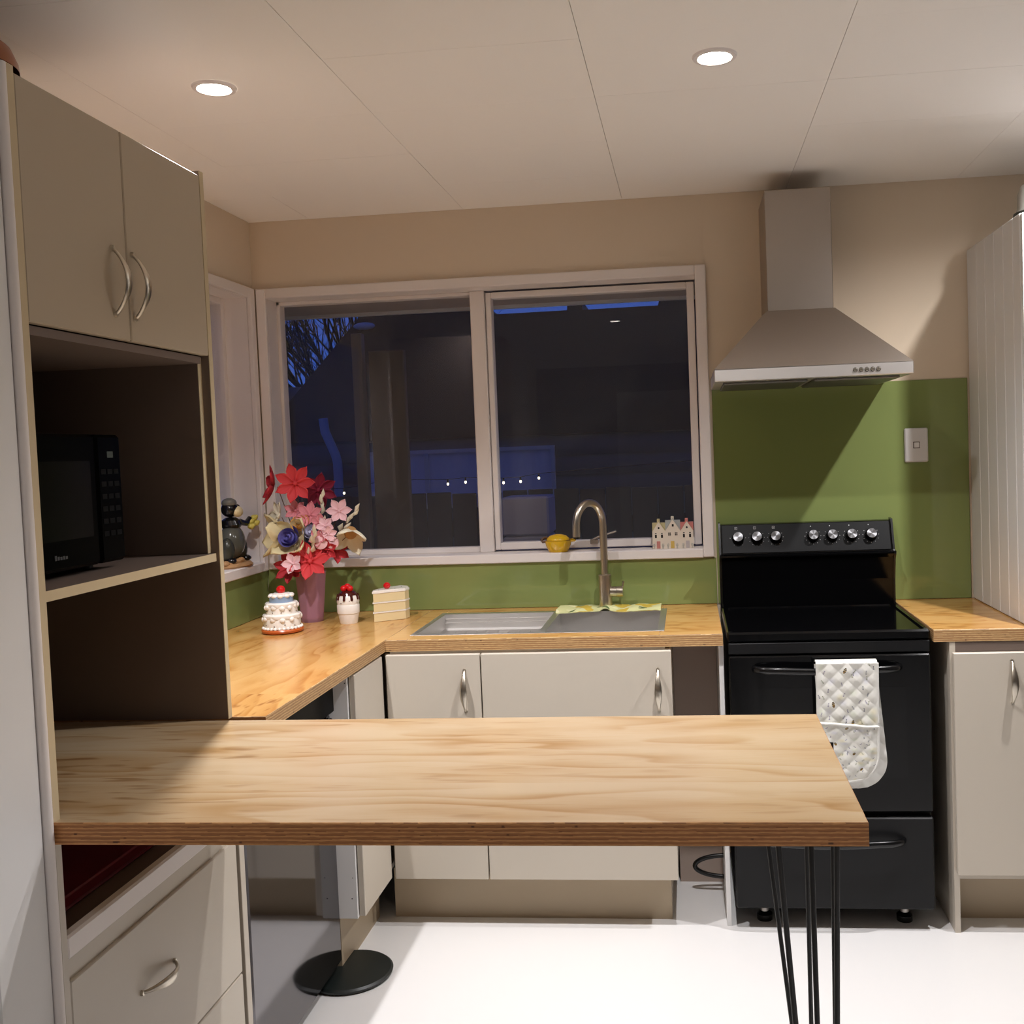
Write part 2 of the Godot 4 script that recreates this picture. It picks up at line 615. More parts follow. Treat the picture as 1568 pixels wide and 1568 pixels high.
func window_left():
	var w := struct("window_2", mb().use(M.trimwhite).b(0, 0.018, 1.077, 2.119, 0.024, 0.06, 0.003).b(0, 0.018, 2.083, 2.119, 0.06, 1.45, 0.003).b(0, 0.02, 1.078, 1.1135, 0.06, 1.45, 0.003).b(0, 0.018, 1.077, 2.119, 1.45, 1.486, 0.003))
	var m := mb(w).use(M.trimwhite)
	m.b(-0.14, 0.0, 1.1, 2.09, 0.052, 0.06)
	m.b(-0.14, 0.0, 1.1, 2.09, 1.45, 1.458)
	m.b(-0.14, 0.0, 2.083, 2.092, 0.06, 1.45)
	part("reveal", m, w)
	part("window_sill", mb(w).use(M.trimwhite).b(-0.14, 0.0, 1.096, 1.1135, 0.06, 1.45), w)
	m = mb(w).use(M.trimwhite)
	m.b(-0.135, -0.085, 1.1135, 2.083, 0.06, 0.085, 0.002)
	m.b(-0.135, -0.085, 1.1135, 2.083, 1.42, 1.45, 0.002)
	m.b(-0.135, -0.085, 1.1135, 1.135, 0.085, 1.42, 0.002)
	m.b(-0.135, -0.085, 2.06, 2.083, 0.085, 1.42, 0.002)
	part("window_frame", m, w)
	part("pane", mb(w).use(M.glass).b(-0.104, -0.100, 1.13, 2.065, 0.08, 1.425), w)

# ---------------------------------------------------------------- outside, at dusk
func outside():
	struct("ground", mb().use(mat(c8(70, 74, 70), 0.9)).b(-9, 9, -0.7, -0.5, -12, -0.16))
	var wallm := mat(c8(96, 104, 122), 0.7)
	var roofm := mat(c8(26, 28, 34), 0.7)
	var whitem := mat(c8(205, 208, 214), 0.6)
	# own eave over the window
	var ev := struct("roof_eave", mb().use(mat(c8(196, 186, 178), 0.7)).b(-1.2, 4.2, 2.42, 2.44, -0.72, -0.14))
	part("fascia", mb(ev).use(whitem).b(-1.2, 4.2, 2.105, 2.26, -0.74, -0.72, 0.002), ev)
	part("soffit", mb(ev).use(mat(c8(196, 184, 178), 0.7)).b(-1.2, 4.2, 2.12, 2.13, -0.72, -0.14), ev)
	struct("sky_blocker", mb().use(mat(c8(48, 46, 46), 0.9)).b(-1.75, -1.7, -0.5, 3.4, -0.9, 3.5))  # added dark slab that keeps bright sky out of the left window
	# uprights added just outside, standing in for pale vertical strips in the pane
	solo("added_post", MB.new(V(0.1, -0.5, -0.9)).use(mat(c8(120, 112, 108), 0.6)).b(0.078, 0.127, -0.5, 2.05, -0.92, -0.87, 0.003), V(0.1, -0.5, -0.9), "slim pale post added outside the left window pane", "post")
	solo("added_board", MB.new(V(0.23, -0.5, -0.92)).use(mat(c8(92, 82, 76), 0.8)).b(0.147, 0.312, -0.5, 1.97, -0.94, -0.90, 0.004), V(0.23, -0.5, -0.92), "upright board added beside the slim post outside", "board")
	# neighbour's house with a gable end towards us
	var h := thing("neighbour_house", "dark weatherboard house with a gable roof and curtained window across the yard", "house", V(0.8, -0.5, -4.0))
	var bm := mb(h).use(wallm)
	bm.b(-1.7, 3.4, -0.5, 2.0, -4.3, -4.03)
	part("wall", bm, h)
	var wx0 := -0.90
	var wx1 := 0.585
	for k in 17:
		var y0 := -0.5 + k * 0.15
		var spans := [[-1.7, 3.4]]
		if y0 < 1.53 and y0 + 0.15 > 1.10:
			spans = [[-1.7, wx0], [wx1, 3.4]]
		for sp in spans:
			var bb := mb(h).use(wallm)
			var L: float = sp[0]
			var R: float = sp[1]
			bb.q(V(L, y0, -4.0), V(R, y0, -4.0), V(R, y0 + 0.155, -4.024), V(L, y0 + 0.155, -4.024), V(0, 0, 1))
			bb.q(V(L, y0, -4.0), V(R, y0, -4.0), V(R, y0, -4.03), V(L, y0, -4.03), V(0, -1, 0))
			part("weatherboard", bb, h)
	# roof: steep barge on the left, then a long low ridge
	var poly := PackedVector2Array([Vector2(-1.75, 1.62), Vector2(-0.86, 2.56), Vector2(0.10, 2.60), Vector2(0.11, 2.524), Vector2(0.725, 2.527), Vector2(0.73, 2.6), Vector2(0.835, 2.6), Vector2(0.84, 2.524), Vector2(1.40, 2.528), Vector2(1.42, 2.60), Vector2(3.6, 2.60), Vector2(3.6, 1.6)])
	var rm := mb(h).use(roofm)
	rm.prism(poly, -2.4, Transform3D(Basis.IDENTITY, V(0, 0, -3.95)))
	part("roof", rm, h)
	var wm := mb(h).use(whitem)
	wm.b(wx0, wx1, 1.50, 1.53, -4.04, -3.985)
	wm.b(wx0, wx1, 1.08, 1.11, -4.04, -3.985)
	wm.b(wx0, wx0 + 0.03, 1.11, 1.50, -4.04, -3.985)
	wm.b(wx1 - 0.03, wx1, 1.11, 1.50, -4.04, -3.985)
	wm.b(-0.42, -0.385, 1.11, 1.50, -4.04, -3.985)
	var wp := part("window", wm, h)
	var cm := mb(h).use(mat(c8(214, 218, 236), 0.8))
	cm.sheet(120, 2, func(u, vv): return V(lerpf(wx0 + 0.01, wx1 - 0.01, u), lerpf(1.11, 1.50, vv), -4.012 + 0.003 * sin(u * 95.0) + 0.004 * sin(u * 41.0)), V(0, 0, 1))
	part("curtain", cm, wp)
	# downpipe with an offset bend
	var pm := mb(h).use(mat(c8(150, 178, 215), 0.5))
	pm.tube([V(-1.175, 1.80, -3.92), V(-1.165, 1.70, -3.92), V(-1.095, 1.52, -3.93), V(-1.085, 1.46, -3.94), V(-1.08, -0.4, -3.94)], [0.035], [0.035], 10)
	part("downpipe", pm, h)
	# dish on the gable
	var dm := thing("satellite_dish", "small pale satellite dish at the gable edge of the neighbouring house", "satellite dish", V(-0.80, 2.42, -3.88))
	var sd := mb(dm).use(whitem)
	sd.ball(V(-0.80, 2.475, -3.86), V(0.085, 0.028, 0.03), 14, 8)
	part("dish", sd, dm)
	part("bracket", mb(dm).use(roofm).tube([V(-0.80, 2.46, -3.87), V(-0.86, 2.44, -3.9), V(-0.88, 2.42, -3.95)], [0.008], [0.008], 6), dm)
	# paling fence
	var fm := mat(c8(86, 82, 80), 0.85)
	var fe := thing("paling_fence", "dark timber paling fence across the yard outside the window", "fence", V(0.8, -0.5, -2.0))
	var x := -1.35
	while x < 3.3:
		var wd := 0.138
		var top := 1.268 + rng.randf_range(-0.006, 0.006)
		part("paling", mb(fe).use(fm).b(x, x + wd, -0.5, top, -2.02, -2.0, 0.003), fe)
		x += wd + 0.0075
	part("rail", mb(fe).use(fm).b(-1.35, 3.3, 1.02, 1.11, -2.07, -2.02, 0.003), fe)
	part("rail", mb(fe).use(fm).b(-1.35, 3.3, -0.1, -0.01, -2.07, -2.02, 0.003), fe)
	# pale bin
	var bn := thing("storage_box", "tall pale grey box standing outside before the dark fence", "box", V(0.79, -0.5, -1.3))
	part("body", mb(bn).use(mat(c8(178, 178, 205), 0.6)).b(0.682, 0.905, -0.5, 1.075, -1.45, -1.2, 0.008), bn)
	part("lid", mb(bn).use(mat(c8(178, 178, 205), 0.6)).b(0.678, 0.909, 1.079, 1.267, -1.455, -1.195, 0.01), bn)
	# festoon bulbs on a wire
	var pts := [[-0.111, 1.325], [-0.032, 1.322], [0.2, 1.357], [0.468, 1.348], [0.552, 1.354], [0.731, 1.345], [0.811, 1.348], [0.897, 1.361]]
	var lab := ["leftmost glowing bulb of the string lights, beside the blue downpipe", "second glowing string light bulb, right of the blue downpipe", "glowing string light bulb alone below the curtained window's left part", "glowing string light bulb left of the close pair near the mullion", "glowing string light bulb just left of the window mullion", "glowing string light bulb just right of the window mullion", "glowing string light bulb above the pale outdoor box", "rightmost glowing bulb of the string lights"]
	var warm := glow(c8(255, 236, 200), 3.0)
	for i in pts.size():
		var at := V(pts[i][0], pts[i][1], -1.0)
		var bt := thing("string_light", lab[i], "string light", at + V(0, 0.02, 0), "string light bulbs outside the window")
		part("bulb", mb(bt).use(warm).ball(at, V(0.0055, 0.007, 0.0055), 10, 8), bt)
		part("socket", mb(bt).use(M.black).rod(at + V(0, 0.006, 0), at + V(0, 0.02, 0), 0.004), bt)
		var ol := OmniLight3D.new()
		ol.name = "bulb_glow"
		ol.position = at - bt.position
		ol.light_color = c8(255, 236, 200)
		ol.light_energy = 0.0006
		ol.light_size = 0.006
		ol.omni_range = 12
		ol.omni_attenuation = 2.0
		ol.shadow_enabled = true
		bt.add_child(ol, true)
	var wpts := [V(-1.0, 1.6, -0.145), V(-0.5, 1.40, -1.0)]
	for p in pts:
		wpts.append(V(p[0], p[1] + 0.021, -1.0))
	wpts.append(V(1.7, 1.42, -1.0))
	wpts.append(V(2.4, 1.6, -0.145))
	solo("festoon_wire", MB.new(V(0.4, 1.36, -1.0)).use(M.black).tube(wpts, [0.0015], [0.0015], 5), V(0.4, 1.36, -1.0), "thin dark wire carrying the string lights outside", "wire")
	# bare tree beyond the house
	var tr := thing("bare_tree", "bare winter tree with fine twigs against the dusk sky", "tree", V(-2.6, -0.5, -9.0))
	var bark := mat(c8(14, 14, 18), 0.9)
	var tm := mb(tr).use(bark)
	tm.tube([V(-2.6, -0.5, -9), V(-2.55, 1.2, -9), V(-2.6, 2.2, -9)], [0.2, 0.15, 0.12], [0.2, 0.15, 0.12], 8)
	part("trunk", tm, tr)
	tm = mb(tr).use(bark)
	for k in 24:
		var dir := V(rng.randf_range(-0.8, 0.9), rng.randf_range(0.35, 1.0), rng.randf_range(-0.5, 0.4)).normalized()
		branch(tm, V(-2.6, rng.randf_range(0.9, 2.2), -9), dir, rng.randf_range(1.3, 1.9), 0.03, 0)
	part("branches", tm, tr)

func branch(m: MB, p: Vector3, dir: Vector3, l: float, r: float, lev: int):
	var mid := p + dir * l * 0.5 + V(rng.randf_range(-1, 1), rng.randf_range(-0.5, 1), 0) * l * 0.06
	var e := p + dir * l + V(rng.randf_range(-1, 1), rng.randf_range(0, 1), 0) * l * 0.08
	m.tube([p, mid, e], [r, r * 0.75, r * 0.5], [r, r * 0.75, r * 0.5], 4, Vector3.ZERO, false)
	if lev >= 3:
		return
	for k in 5:
		var t := rng.randf_range(0.25, 1.0)
		var q := p.lerp(mid, t * 2.0) if t < 0.5 else mid.lerp(e, t * 2.0 - 1.0)
		var d := (dir + V(rng.randf_range(-1, 1), rng.randf_range(-0.4, 0.9), rng.randf_range(-0.5, 0.5)) * 0.75).normalized()
		branch(m, q, d, l * rng.randf_range(0.4, 0.6), maxf(r * 0.5, 0.0035), lev + 1)

# ---------------------------------------------------------------- benches and breakfast bar
func board(m: MB, top: Material, edge: Material, x0: float, x1: float, y0: float, y1: float, z0: float, z1: float, lx: float, lz: float, turn := false):
	# top and underside in face veneer, sides in ply edge
	m.use(top).flat()
	var f := func(p: Vector3) -> Vector2: return (Vector2(p.z / lx, p.x / lz) if turn else Vector2(p.x / lx, p.z / lz)) + m.uvo
	var c := 0.0012
	var A := [V(x0 + c, y1, z0 + c), V(x1 - c, y1, z0 + c), V(x1 - c, y1, z1 - c), V(x0 + c, y1, z1 - c)]
	m.quad(A[0], A[1], A[2], A[3], Vector3.UP, f.call(A[0]), f.call(A[1]), f.call(A[2]), f.call(A[3]))
	var B := [V(x0, y0, z0), V(x1, y0, z0), V(x1, y0, z1), V(x0, y0, z1)]
	m.quad(B[0], B[1], B[2], B[3], Vector3.DOWN, f.call(B[0]), f.call(B[1]), f.call(B[2]), f.call(B[3]))
	m.use(edge).flat()
	var T := [V(x0, y1 - c, z0), V(x1, y1 - c, z0), V(x1, y1 - c, z1), V(x0, y1 - c, z1)]
	var N := [V(0, 0, -1), V(1, 0, 0), V(0, 0, 1), V(-1, 0, 0)]
	for i in 4:
		var j := (i + 1) % 4
		var len_: float = (T[j] - T[i]).length() / 1.3
		m.quad(B[i], B[j], T[j], T[i], N[i], Vector2(0, 1), Vector2(len_, 1), Vector2(len_, 0), Vector2(0, 0))
		m.quad(T[i], T[j], A[j], A[i], N[i] + Vector3.UP, Vector2(0, 0), Vector2(len_, 0), Vector2(len_, 0), Vector2(0, 0))

func benches():
	var y0 := HB - TB
	# L-shaped benchtop with the sink cut-out
	var t := thing("benchtop", "L-shaped plywood benchtop around the sink and window corner", "benchtop", V(0.8, y0, 0.3))
	var m := mb(t)
	board(m, M.bench, M.plyedge, 0.0, 0.629, y0, HB, 0.0, 1.5145, 1.3, 0.65, true)
	part("return_board", m, t)
	m = mb(t)
	m.uvo = Vector2(0.1, 0.3)
	board(m, M.bench, M.plyedge, 0.629, 0.700, y0, HB, 0.0, 0.6065, 1.3, 0.65)
	board(m, M.bench, M.plyedge, 0.700, 1.482, y0, HB, 0.0, 0.105, 1.3, 0.65)
	board(m, M.bench, M.plyedge, 0.700, 1.482, y0, HB, 0.530, 0.6065, 1.3, 0.65)
	board(m, M.bench, M.plyedge, 1.482, 1.672, y0, HB, 0.0, 0.6065, 1.3, 0.65)
	part("sink_board", m, t)
	t = thing("benchtop", "short plywood benchtop right of the black stove under the grooved cabinet", "benchtop", V(2.8, y0, 0.3))
	m = mb(t)
	m.uvo = Vector2(0.45, 0.1)
	board(m, M.bench, M.plyedge, 2.288, 3.35, y0, HB, 0.0, 0.6065, 1.3, 0.65)
	part("board", m, t)
	# breakfast bar
	t = thing("breakfast_bar", "long pale plywood breakfast bar on black hairpin legs in the foreground", "table", V(1.2, y0, 1.85))
	m = mb(t)
	m.uvo = Vector2(0.0, 0.0)
	board(m, M.penin, M.plyedge2, 0.002, 1.8345, y0, HB, 1.5455, 2.1685, 1.9, 0.66)
	part("tabletop", m, t)
	# hairpin legs: three rods each
	for L in [[V(1.704, y0, 2.12), V(1.763, 0.012, 2.085), V(1.794, y0, 2.12), V(1.7785, 0.012, 2.085), V(1.7635, y0, 2.035), V(1.766, 0.012, 2.07)],
			[V(1.702, y0, 1.62), V(1.786, 0.012, 1.655), V(1.8535, y0, 1.62), V(1.838, 0.012, 1.655), V(1.7925, y0, 1.69), V(1.793, 0.012, 1.667)]]:
		m = mb(t).use(M.blackiron)
		for k in 3:
			m.rod(L[k * 2] - V(0, 0.003, 0), L[k * 2 + 1], 0.0045, 0.0045, 12)
		m.tube([L[1], (L[1] + L[3] + L[5]) / 3.0 - V(0, 0.008, 0), L[3]], [0.0045], [0.0045], 10)
		m.tube([(L[1] + L[3] + L[5]) / 3.0 - V(0, 0.008, 0), L[5]], [0.0045], [0.0045], 10)
		var cx: float = (L[0].x + L[2].x) * 0.5
		m.b(cx - 0.055, cx + 0.055, y0 - 0.004, y0, minf(L[0].z, L[4].z) - 0.008, maxf(L[0].z, L[4].z) + 0.008, 0.001)
		part("leg", m, t)

# ---------------------------------------------------------------- cabinets
# bow handle between two points, standing out along "out"
func handle(parent: Node, a: Vector3, b: Vector3, out: Vector3, called := "handle"):
	var m := mb(parent).use(M.nickel)
	var pts := []
	var ra := []
	var rb := []
	var n := 18
	for i in n + 1:
		var t := float(i) / n
		var s := sin(PI * t)
		pts.append(a.lerp(b, t) + out * (0.030 * pow(s, 0.8) + 0.0005))
		ra.append(0.0035 + 0.0075 * pow(s, 1.5))
		rb.append(0.0030)
	m.tube(pts, ra, rb, 10, (b - a).cross(out).normalized())
	for p in [a, b]:
		m.rod(p - out * 0.0005, p + out * 0.005, 0.0055, 0.0045, 10)
	part(called, m, parent)

func base_cabinets():
	# sink cabinet on the back run
	var t := thing("sink_cabinet", "cream two door base cabinet under the stainless sink", "cabinet", V(1.05, 0, 0.3))
	var m := mb(t).use(M.cab)
	m.b(0.625, 0.641, 0.16, 0.870, 0.02, 0.600)
	m.b(1.497, 1.513, 0.16, 0.870, 0.02, 0.600)
	m.b(0.641, 1.497, 0.16, 0.176, 0.02, 0.600)
	m.b(0.641, 1.497, 0.835, 0.8765, 0.585, 0.600)
	part("carcass", m, t)
	m = mb(t).use(M.kick)
	m.b(0.600, 1.49, 0.0, 0.16, 0.515, 0.531)
	m.b(1.474, 1.49, 0.0, 0.16, 0.02, 0.515)
	part("kickboard", m, t)
	var d := part("door", mb(t).use(M.cab).b(0.632, 0.9285, 0.162, 0.868, 0.604, 0.622, 0.002), t)
	handle(d, V(0.880, 0.818, 0.622), V(0.880, 0.690, 0.622), V(0, 0, 1))
	d = part("door", mb(t).use(M.cab).b(0.9325, 1.515, 0.162, 0.868, 0.604, 0.622, 0.002), t)
	handle(d, V(1.474, 0.812, 0.622), V(1.474, 0.684, 0.622), V(0, 0, 1))
	# dark recess beside the stove
	t = thing("filler_panel", "narrow taupe recess panel and white edge left of the stove", "panel", V(1.6, 0, 0.26))
	part("back_panel", mb(t).use(mat(c8(176, 158, 146), 0.5)).b(1.5135, 1.658, 0.0, 0.876, 0.235, 0.25), t)
	part("end_panel", mb(t).use(M.white).b(1.659, 1.673, 0.0, 0.876, 0.02, 0.575, 0.001), t, "white panel edge against the stove")
	# corner cabinet on the left run, door facing right
	t = thing("corner_cabinet", "corner base cabinet with cream door and exposed white side next to the dishwasher", "cabinet", V(0.3, 0, 0.75))
	m = mb(t).use(M.white)
	m.b(0.02, 0.604, 0.165, 0.872, 0.886, 0.902, 0.001)
	part("side_panel", m, t, "bare white side panel")
	part("bottom_panel", mb(t).use(M.cab).b(0.02, 0.60, 0.165, 0.181, 0.02, 0.886), t)
	part("rail", mb(t).use(M.cab).b(0.588, 0.604, 0.838, 0.8765, 0.60, 0.886), t)
	part("screw_cover", mb(t).use(M.dark).b(0.587, 0.5905, 0.222, 0.2255, 0.902, 0.9024).b(0.592, 0.5945, 0.283, 0.2855, 0.902, 0.9024).b(0.596, 0.599, 0.845, 0.848, 0.902, 0.9024), t)
	part("door", mb(t).use(M.cab).b(0.607, 0.625, 0.170, 0.868, 0.632, 0.896, 0.002), t)
	m = mb(t).use(M.kick)
	m.b(0.530, 0.546, 0.0, 0.165, 0.531, 0.890)
	m.b(0.02, 0.530, 0.0, 0.165, 0.876, 0.890)
	part("kickboard", m, t)
	# dishwasher
	var dm := mat(c8(112, 110, 113), 0.07, 1.0)
	t = thing("dishwasher", "dark glossy dishwasher under the left bench beside the corner cabinet", "dishwasher", V(0.28, 0, 1.2))
	part("body", mb(t).use(M.blacksatin).b(0.02, 0.530, 0.03, 0.868, 0.906, 1.486, 0.002), t)
	d = part("door", mb(t).use(dm).b(0.530, 0.552, 0.045, 0.760, 0.907, 1.484, 0.004), t)
	part("control_panel", mb(t).use(M.blackmw).b(0.530, 0.566, 0.766, 0.866, 0.907, 1.484, 0.005), t)
	part("grip_strip", mb(d).use(M.blacksatin).b(0.552, 0.562, 0.735, 0.752, 0.915, 1.476, 0.003), d)
	part("kick_panel", mb(t).use(M.blacksatin).b(0.50, 0.515, 0.0, 0.042, 0.907, 1.484), t)
	# right base cabinet
	t = thing("end_cabinet", "cream base cabinet with bow handle right of the stove", "cabinet", V(2.85, 0, 0.3))
	m = mb(t).use(M.cab)
	m.b(2.333, 2.349, 0.0, 0.876, 0.02, 0.604)
	m.b(3.33, 3.346, 0.0, 0.876, 0.02, 0.604)
	m.b(2.349, 3.33, 0.165, 0.181, 0.02, 0.604)
	part("carcass", m, t)
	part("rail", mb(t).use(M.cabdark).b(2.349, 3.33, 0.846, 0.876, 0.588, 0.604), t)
	part("kickboard", mb(t).use(M.kick).b(2.349, 3.33, 0.0, 0.165, 0.488, 0.504), t)
	d = part("door", mb(t).use(M.cab).b(2.339, 2.838, 0.183, 0.846, 0.607, 0.625, 0.002), t)
	handle(d, V(2.503, 0.822, 0.625), V(2.503, 0.696, 0.625), V(0, 0, 1))
	part("door", mb(t).use(M.cab).b(2.842, 3.342, 0.183, 0.846, 0.607, 0.625, 0.002), t)

func tower():
	var zf := 1.5165
	# microwave cabinet standing on the bar
	var t := thing("microwave_cabinet", "tall beige cabinet with two upper doors and an open microwave shelf standing on the bar", "cabinet", V(0.28, HB, 1.84))
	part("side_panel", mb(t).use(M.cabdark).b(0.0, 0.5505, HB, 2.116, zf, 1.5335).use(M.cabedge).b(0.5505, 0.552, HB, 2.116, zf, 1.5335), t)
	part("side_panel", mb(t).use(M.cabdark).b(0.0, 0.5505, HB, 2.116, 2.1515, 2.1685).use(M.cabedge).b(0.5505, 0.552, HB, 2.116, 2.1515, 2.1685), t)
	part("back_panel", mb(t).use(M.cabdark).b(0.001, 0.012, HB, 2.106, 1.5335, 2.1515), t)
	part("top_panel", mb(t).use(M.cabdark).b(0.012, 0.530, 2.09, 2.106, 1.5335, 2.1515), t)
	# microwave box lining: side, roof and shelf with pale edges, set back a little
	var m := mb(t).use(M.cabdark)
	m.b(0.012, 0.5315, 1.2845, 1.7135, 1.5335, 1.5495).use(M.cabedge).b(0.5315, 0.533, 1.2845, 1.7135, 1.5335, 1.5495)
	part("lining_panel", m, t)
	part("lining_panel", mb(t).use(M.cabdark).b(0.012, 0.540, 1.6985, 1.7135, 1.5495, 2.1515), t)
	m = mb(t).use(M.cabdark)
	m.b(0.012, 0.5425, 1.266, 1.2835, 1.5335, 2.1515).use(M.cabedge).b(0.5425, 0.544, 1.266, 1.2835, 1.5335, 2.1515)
	part("shelf", m, t)
	var d := part("door", mb(t).use(M.cabshaded).b(0.534, 0.552, 1.7165, 2.106, 1.5350, 1.8465, 0.002), t)
	handle(d, V(0.553, 1.760, 1.832), V(0.553, 1.880, 1.832), V(1, 0, 0))
	d = part("door", mb(t).use(M.cabshaded).b(0.534, 0.552, 1.7165, 2.106, 1.8495, 2.1505, 0.002), t)
	handle(d, V(0.553, 1.760, 1.900), V(0.553, 1.880, 1.900), V(1, 0, 0))
	# drawer unit under the bar
	var yb := HB - TB
	t = thing("drawer_cabinet", "beige drawer unit with an open slot below the left end of the bar", "cabinet", V(0.28, 0, 1.84))
	part("side_panel", mb(t).use(M.cab).b(0.0, 0.552, 0.0, yb, 1.4925, 1.5165, 0.001), t)
	part("side_panel", mb(t).use(M.cab).b(0.0, 0.552, 0.0, yb, 2.1515, 2.1685, 0.001), t)
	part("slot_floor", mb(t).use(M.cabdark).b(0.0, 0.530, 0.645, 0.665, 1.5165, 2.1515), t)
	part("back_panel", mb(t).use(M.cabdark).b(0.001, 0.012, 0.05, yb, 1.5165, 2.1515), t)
	part("rail", mb(t).use(M.trimwhite).b(0.530, 0.552, 0.676, 0.716, 1.5165, 2.1515, 0.004), t, "white rail above the drawers")
	part("rail", mb(t).use(M.cab).b(0.520, 0.545, 0.635, 0.6745, 1.5165, 2.1515, 0.001), t)
	d = part("drawer", mb(t).use(M.cab).b(0.536, 0.552, 0.338, 0.640, 1.5325, 2.1495, 0.002), t)
	handle(d, V(0.552, 0.511, 1.945), V(0.552, 0.511, 1.825), V(1, 0, 0))
	d = part("drawer", mb(t).use(M.cab).b(0.536, 0.552, 0.10, 0.334, 1.5325, 2.1495, 0.002), t)
	handle(d, V(0.552, 0.25, 1.945), V(0.552, 0.25, 1.825), V(1, 0, 0))
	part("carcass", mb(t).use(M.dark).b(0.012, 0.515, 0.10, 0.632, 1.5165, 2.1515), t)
	part("kickboard", mb(t).use(M.kick).b(0.48, 0.495, 0.0, 0.10, 1.5165, 2.1515), t)
	# tall white pantry nearest the camera on the left
	t = thing("pantry_cabinet", "tall grey-white pantry cabinet at the left edge of the picture", "cabinet", V(0.28, 0, 2.6))
	m = mb(t).use(M.trimwhite)
	m.b(0.002, 0.545, 0.0, 2.113, 2.1695, 2.1835)
	m.tube([V(0.548, 0.0, 2.1785), V(0.548, 2.113, 2.1785)], [0.009], [0.009], 16)
	part("end_panel", m, t, "rounded pale edge strip")
	m = mb(t).use(M.white)
	m.b(0.002, 0.53, 0.0, 2.113, 2.185, 2.85)
	part("carcass", m, t)
	part("filler_strip", mb(t).use(M.white).b(0.53, 0.546, 0.05, 2.113, 2.188, 2.309, 0.002), t)
	part("door", mb(t).use(M.white).b(0.53, 0.547, 0.05, 2.113, 2.312, 2.85, 0.002), t)
	# microwave
	t = thing("microwave", "black microwave oven on the open shelf of the tall cabinet", "microwave", V(0.25, 1.2835, 1.93))
	var zr := 1.752
	var xf := 0.462
	part("body", mb(t).use(M.blackmw).b(0.09, xf - 0.02, 1.295, 1.545, zr + 0.006, 2.147, 0.008), t)
	var mw_door := part("door", mb(t).use(M.blackmw).b(xf - 0.02, xf, 1.297, 1.545, zr + 0.088, 2.148, 0.006), t)
	part("window", mb(mw_door).use(mat(c8(12, 12, 12), 0.15, 0.0, 0.25)).b(xf, xf + 0.0008, 1.352, 1.495, zr + 0.11, 2.12), mw_door)
	var cp := part("control_panel", mb(t).use(M.blackmw).b(xf - 0.02, xf, 1.297, 1.545, zr, zr + 0.085, 0.006), t)
	part("clock_display", mb(cp).use(mat(c8(70, 78, 74), 0.4)).b(xf, xf + 0.0006, 1.500, 1.512, zr + 0.030, zr + 0.050), cp)
	var lg := mb(mw_door).use(mat(c8(70, 70, 70), 0.5))
	for k in 5:
		lg.b(xf, xf + 0.0006, 1.318, 1.318 + (0.009 if k == 4 else 0.0055 + 0.001 * (k % 2)), zr + 0.196 + k * 0.008, zr + 0.202 + k * 0.008)
	part("brand_mark", lg, mw_door)
	for r in 6:
		for k in 3:
			part("button", mb(cp).use(mat(c8(20, 20, 21), 0.5, 0.0, 0.2)).b(xf, xf + 0.0008, 1.468 - r * 0.024, 1.478 - r * 0.024, zr + 0.014 + k * 0.022, zr + 0.030 + k * 0.022), cp)
	for z in [zr + 0.04, 2.1]:
		part("foot", mb(t).use(M.black).rod(V(0.40, 1.2835, z), V(0.40, 1.296, z), 0.012), t)
		part("foot", mb(t).use(M.black).rod(V(0.13, 1.2835, z), V(0.13, 1.296, z), 0.012), t)
	# red tray in the slot
	t = thing("serving_tray", "dark red tray stored in the open slot under the bar", "tray", V(0.25, 0.665, 1.85))
	m = mb(t).use(mat(c8(120, 22, 46), 0.4))
	m.b(0.04, 0.42, 0.6655, 0.672, 1.56, 2.12, 0.003)
	part("base", m, t)
	m = mb(t).use(mat(c8(120, 22, 46), 0.4))
	m.b(0.412, 0.42, 0.672, 0.694, 1.56, 2.12, 0.003).b(0.04, 0.048, 0.672, 0.694, 1.56, 2.12, 0.003).b(0.048, 0.412, 0.672, 0.694, 1.56, 1.568, 0.003).b(0.048, 0.412, 0.672, 0.694, 2.112, 2.12, 0.003)
	part("rim", m, t)
	# wooden bowl turned over on top
	at_bowl(V(0.455, 2.1165, 2.165))

func at_bowl(at: Vector3):
	var t := thing("wooden_bowl", "reddish brown wooden bowl lying upside down on the left cabinet top", "bowl", at)
	var prof := [Vector2(0.098, 0.0), Vector2(0.097, 0.012), Vector2(0.088, 0.034), Vector2(0.066, 0.052), Vector2(0.036, 0.060), Vector2(0.034, 0.066), Vector2(0, 0.066)]
	part("shell", mb(t).use(mat(c8(150, 88, 50), 0.45)).lathe(at, prof, 40), t)

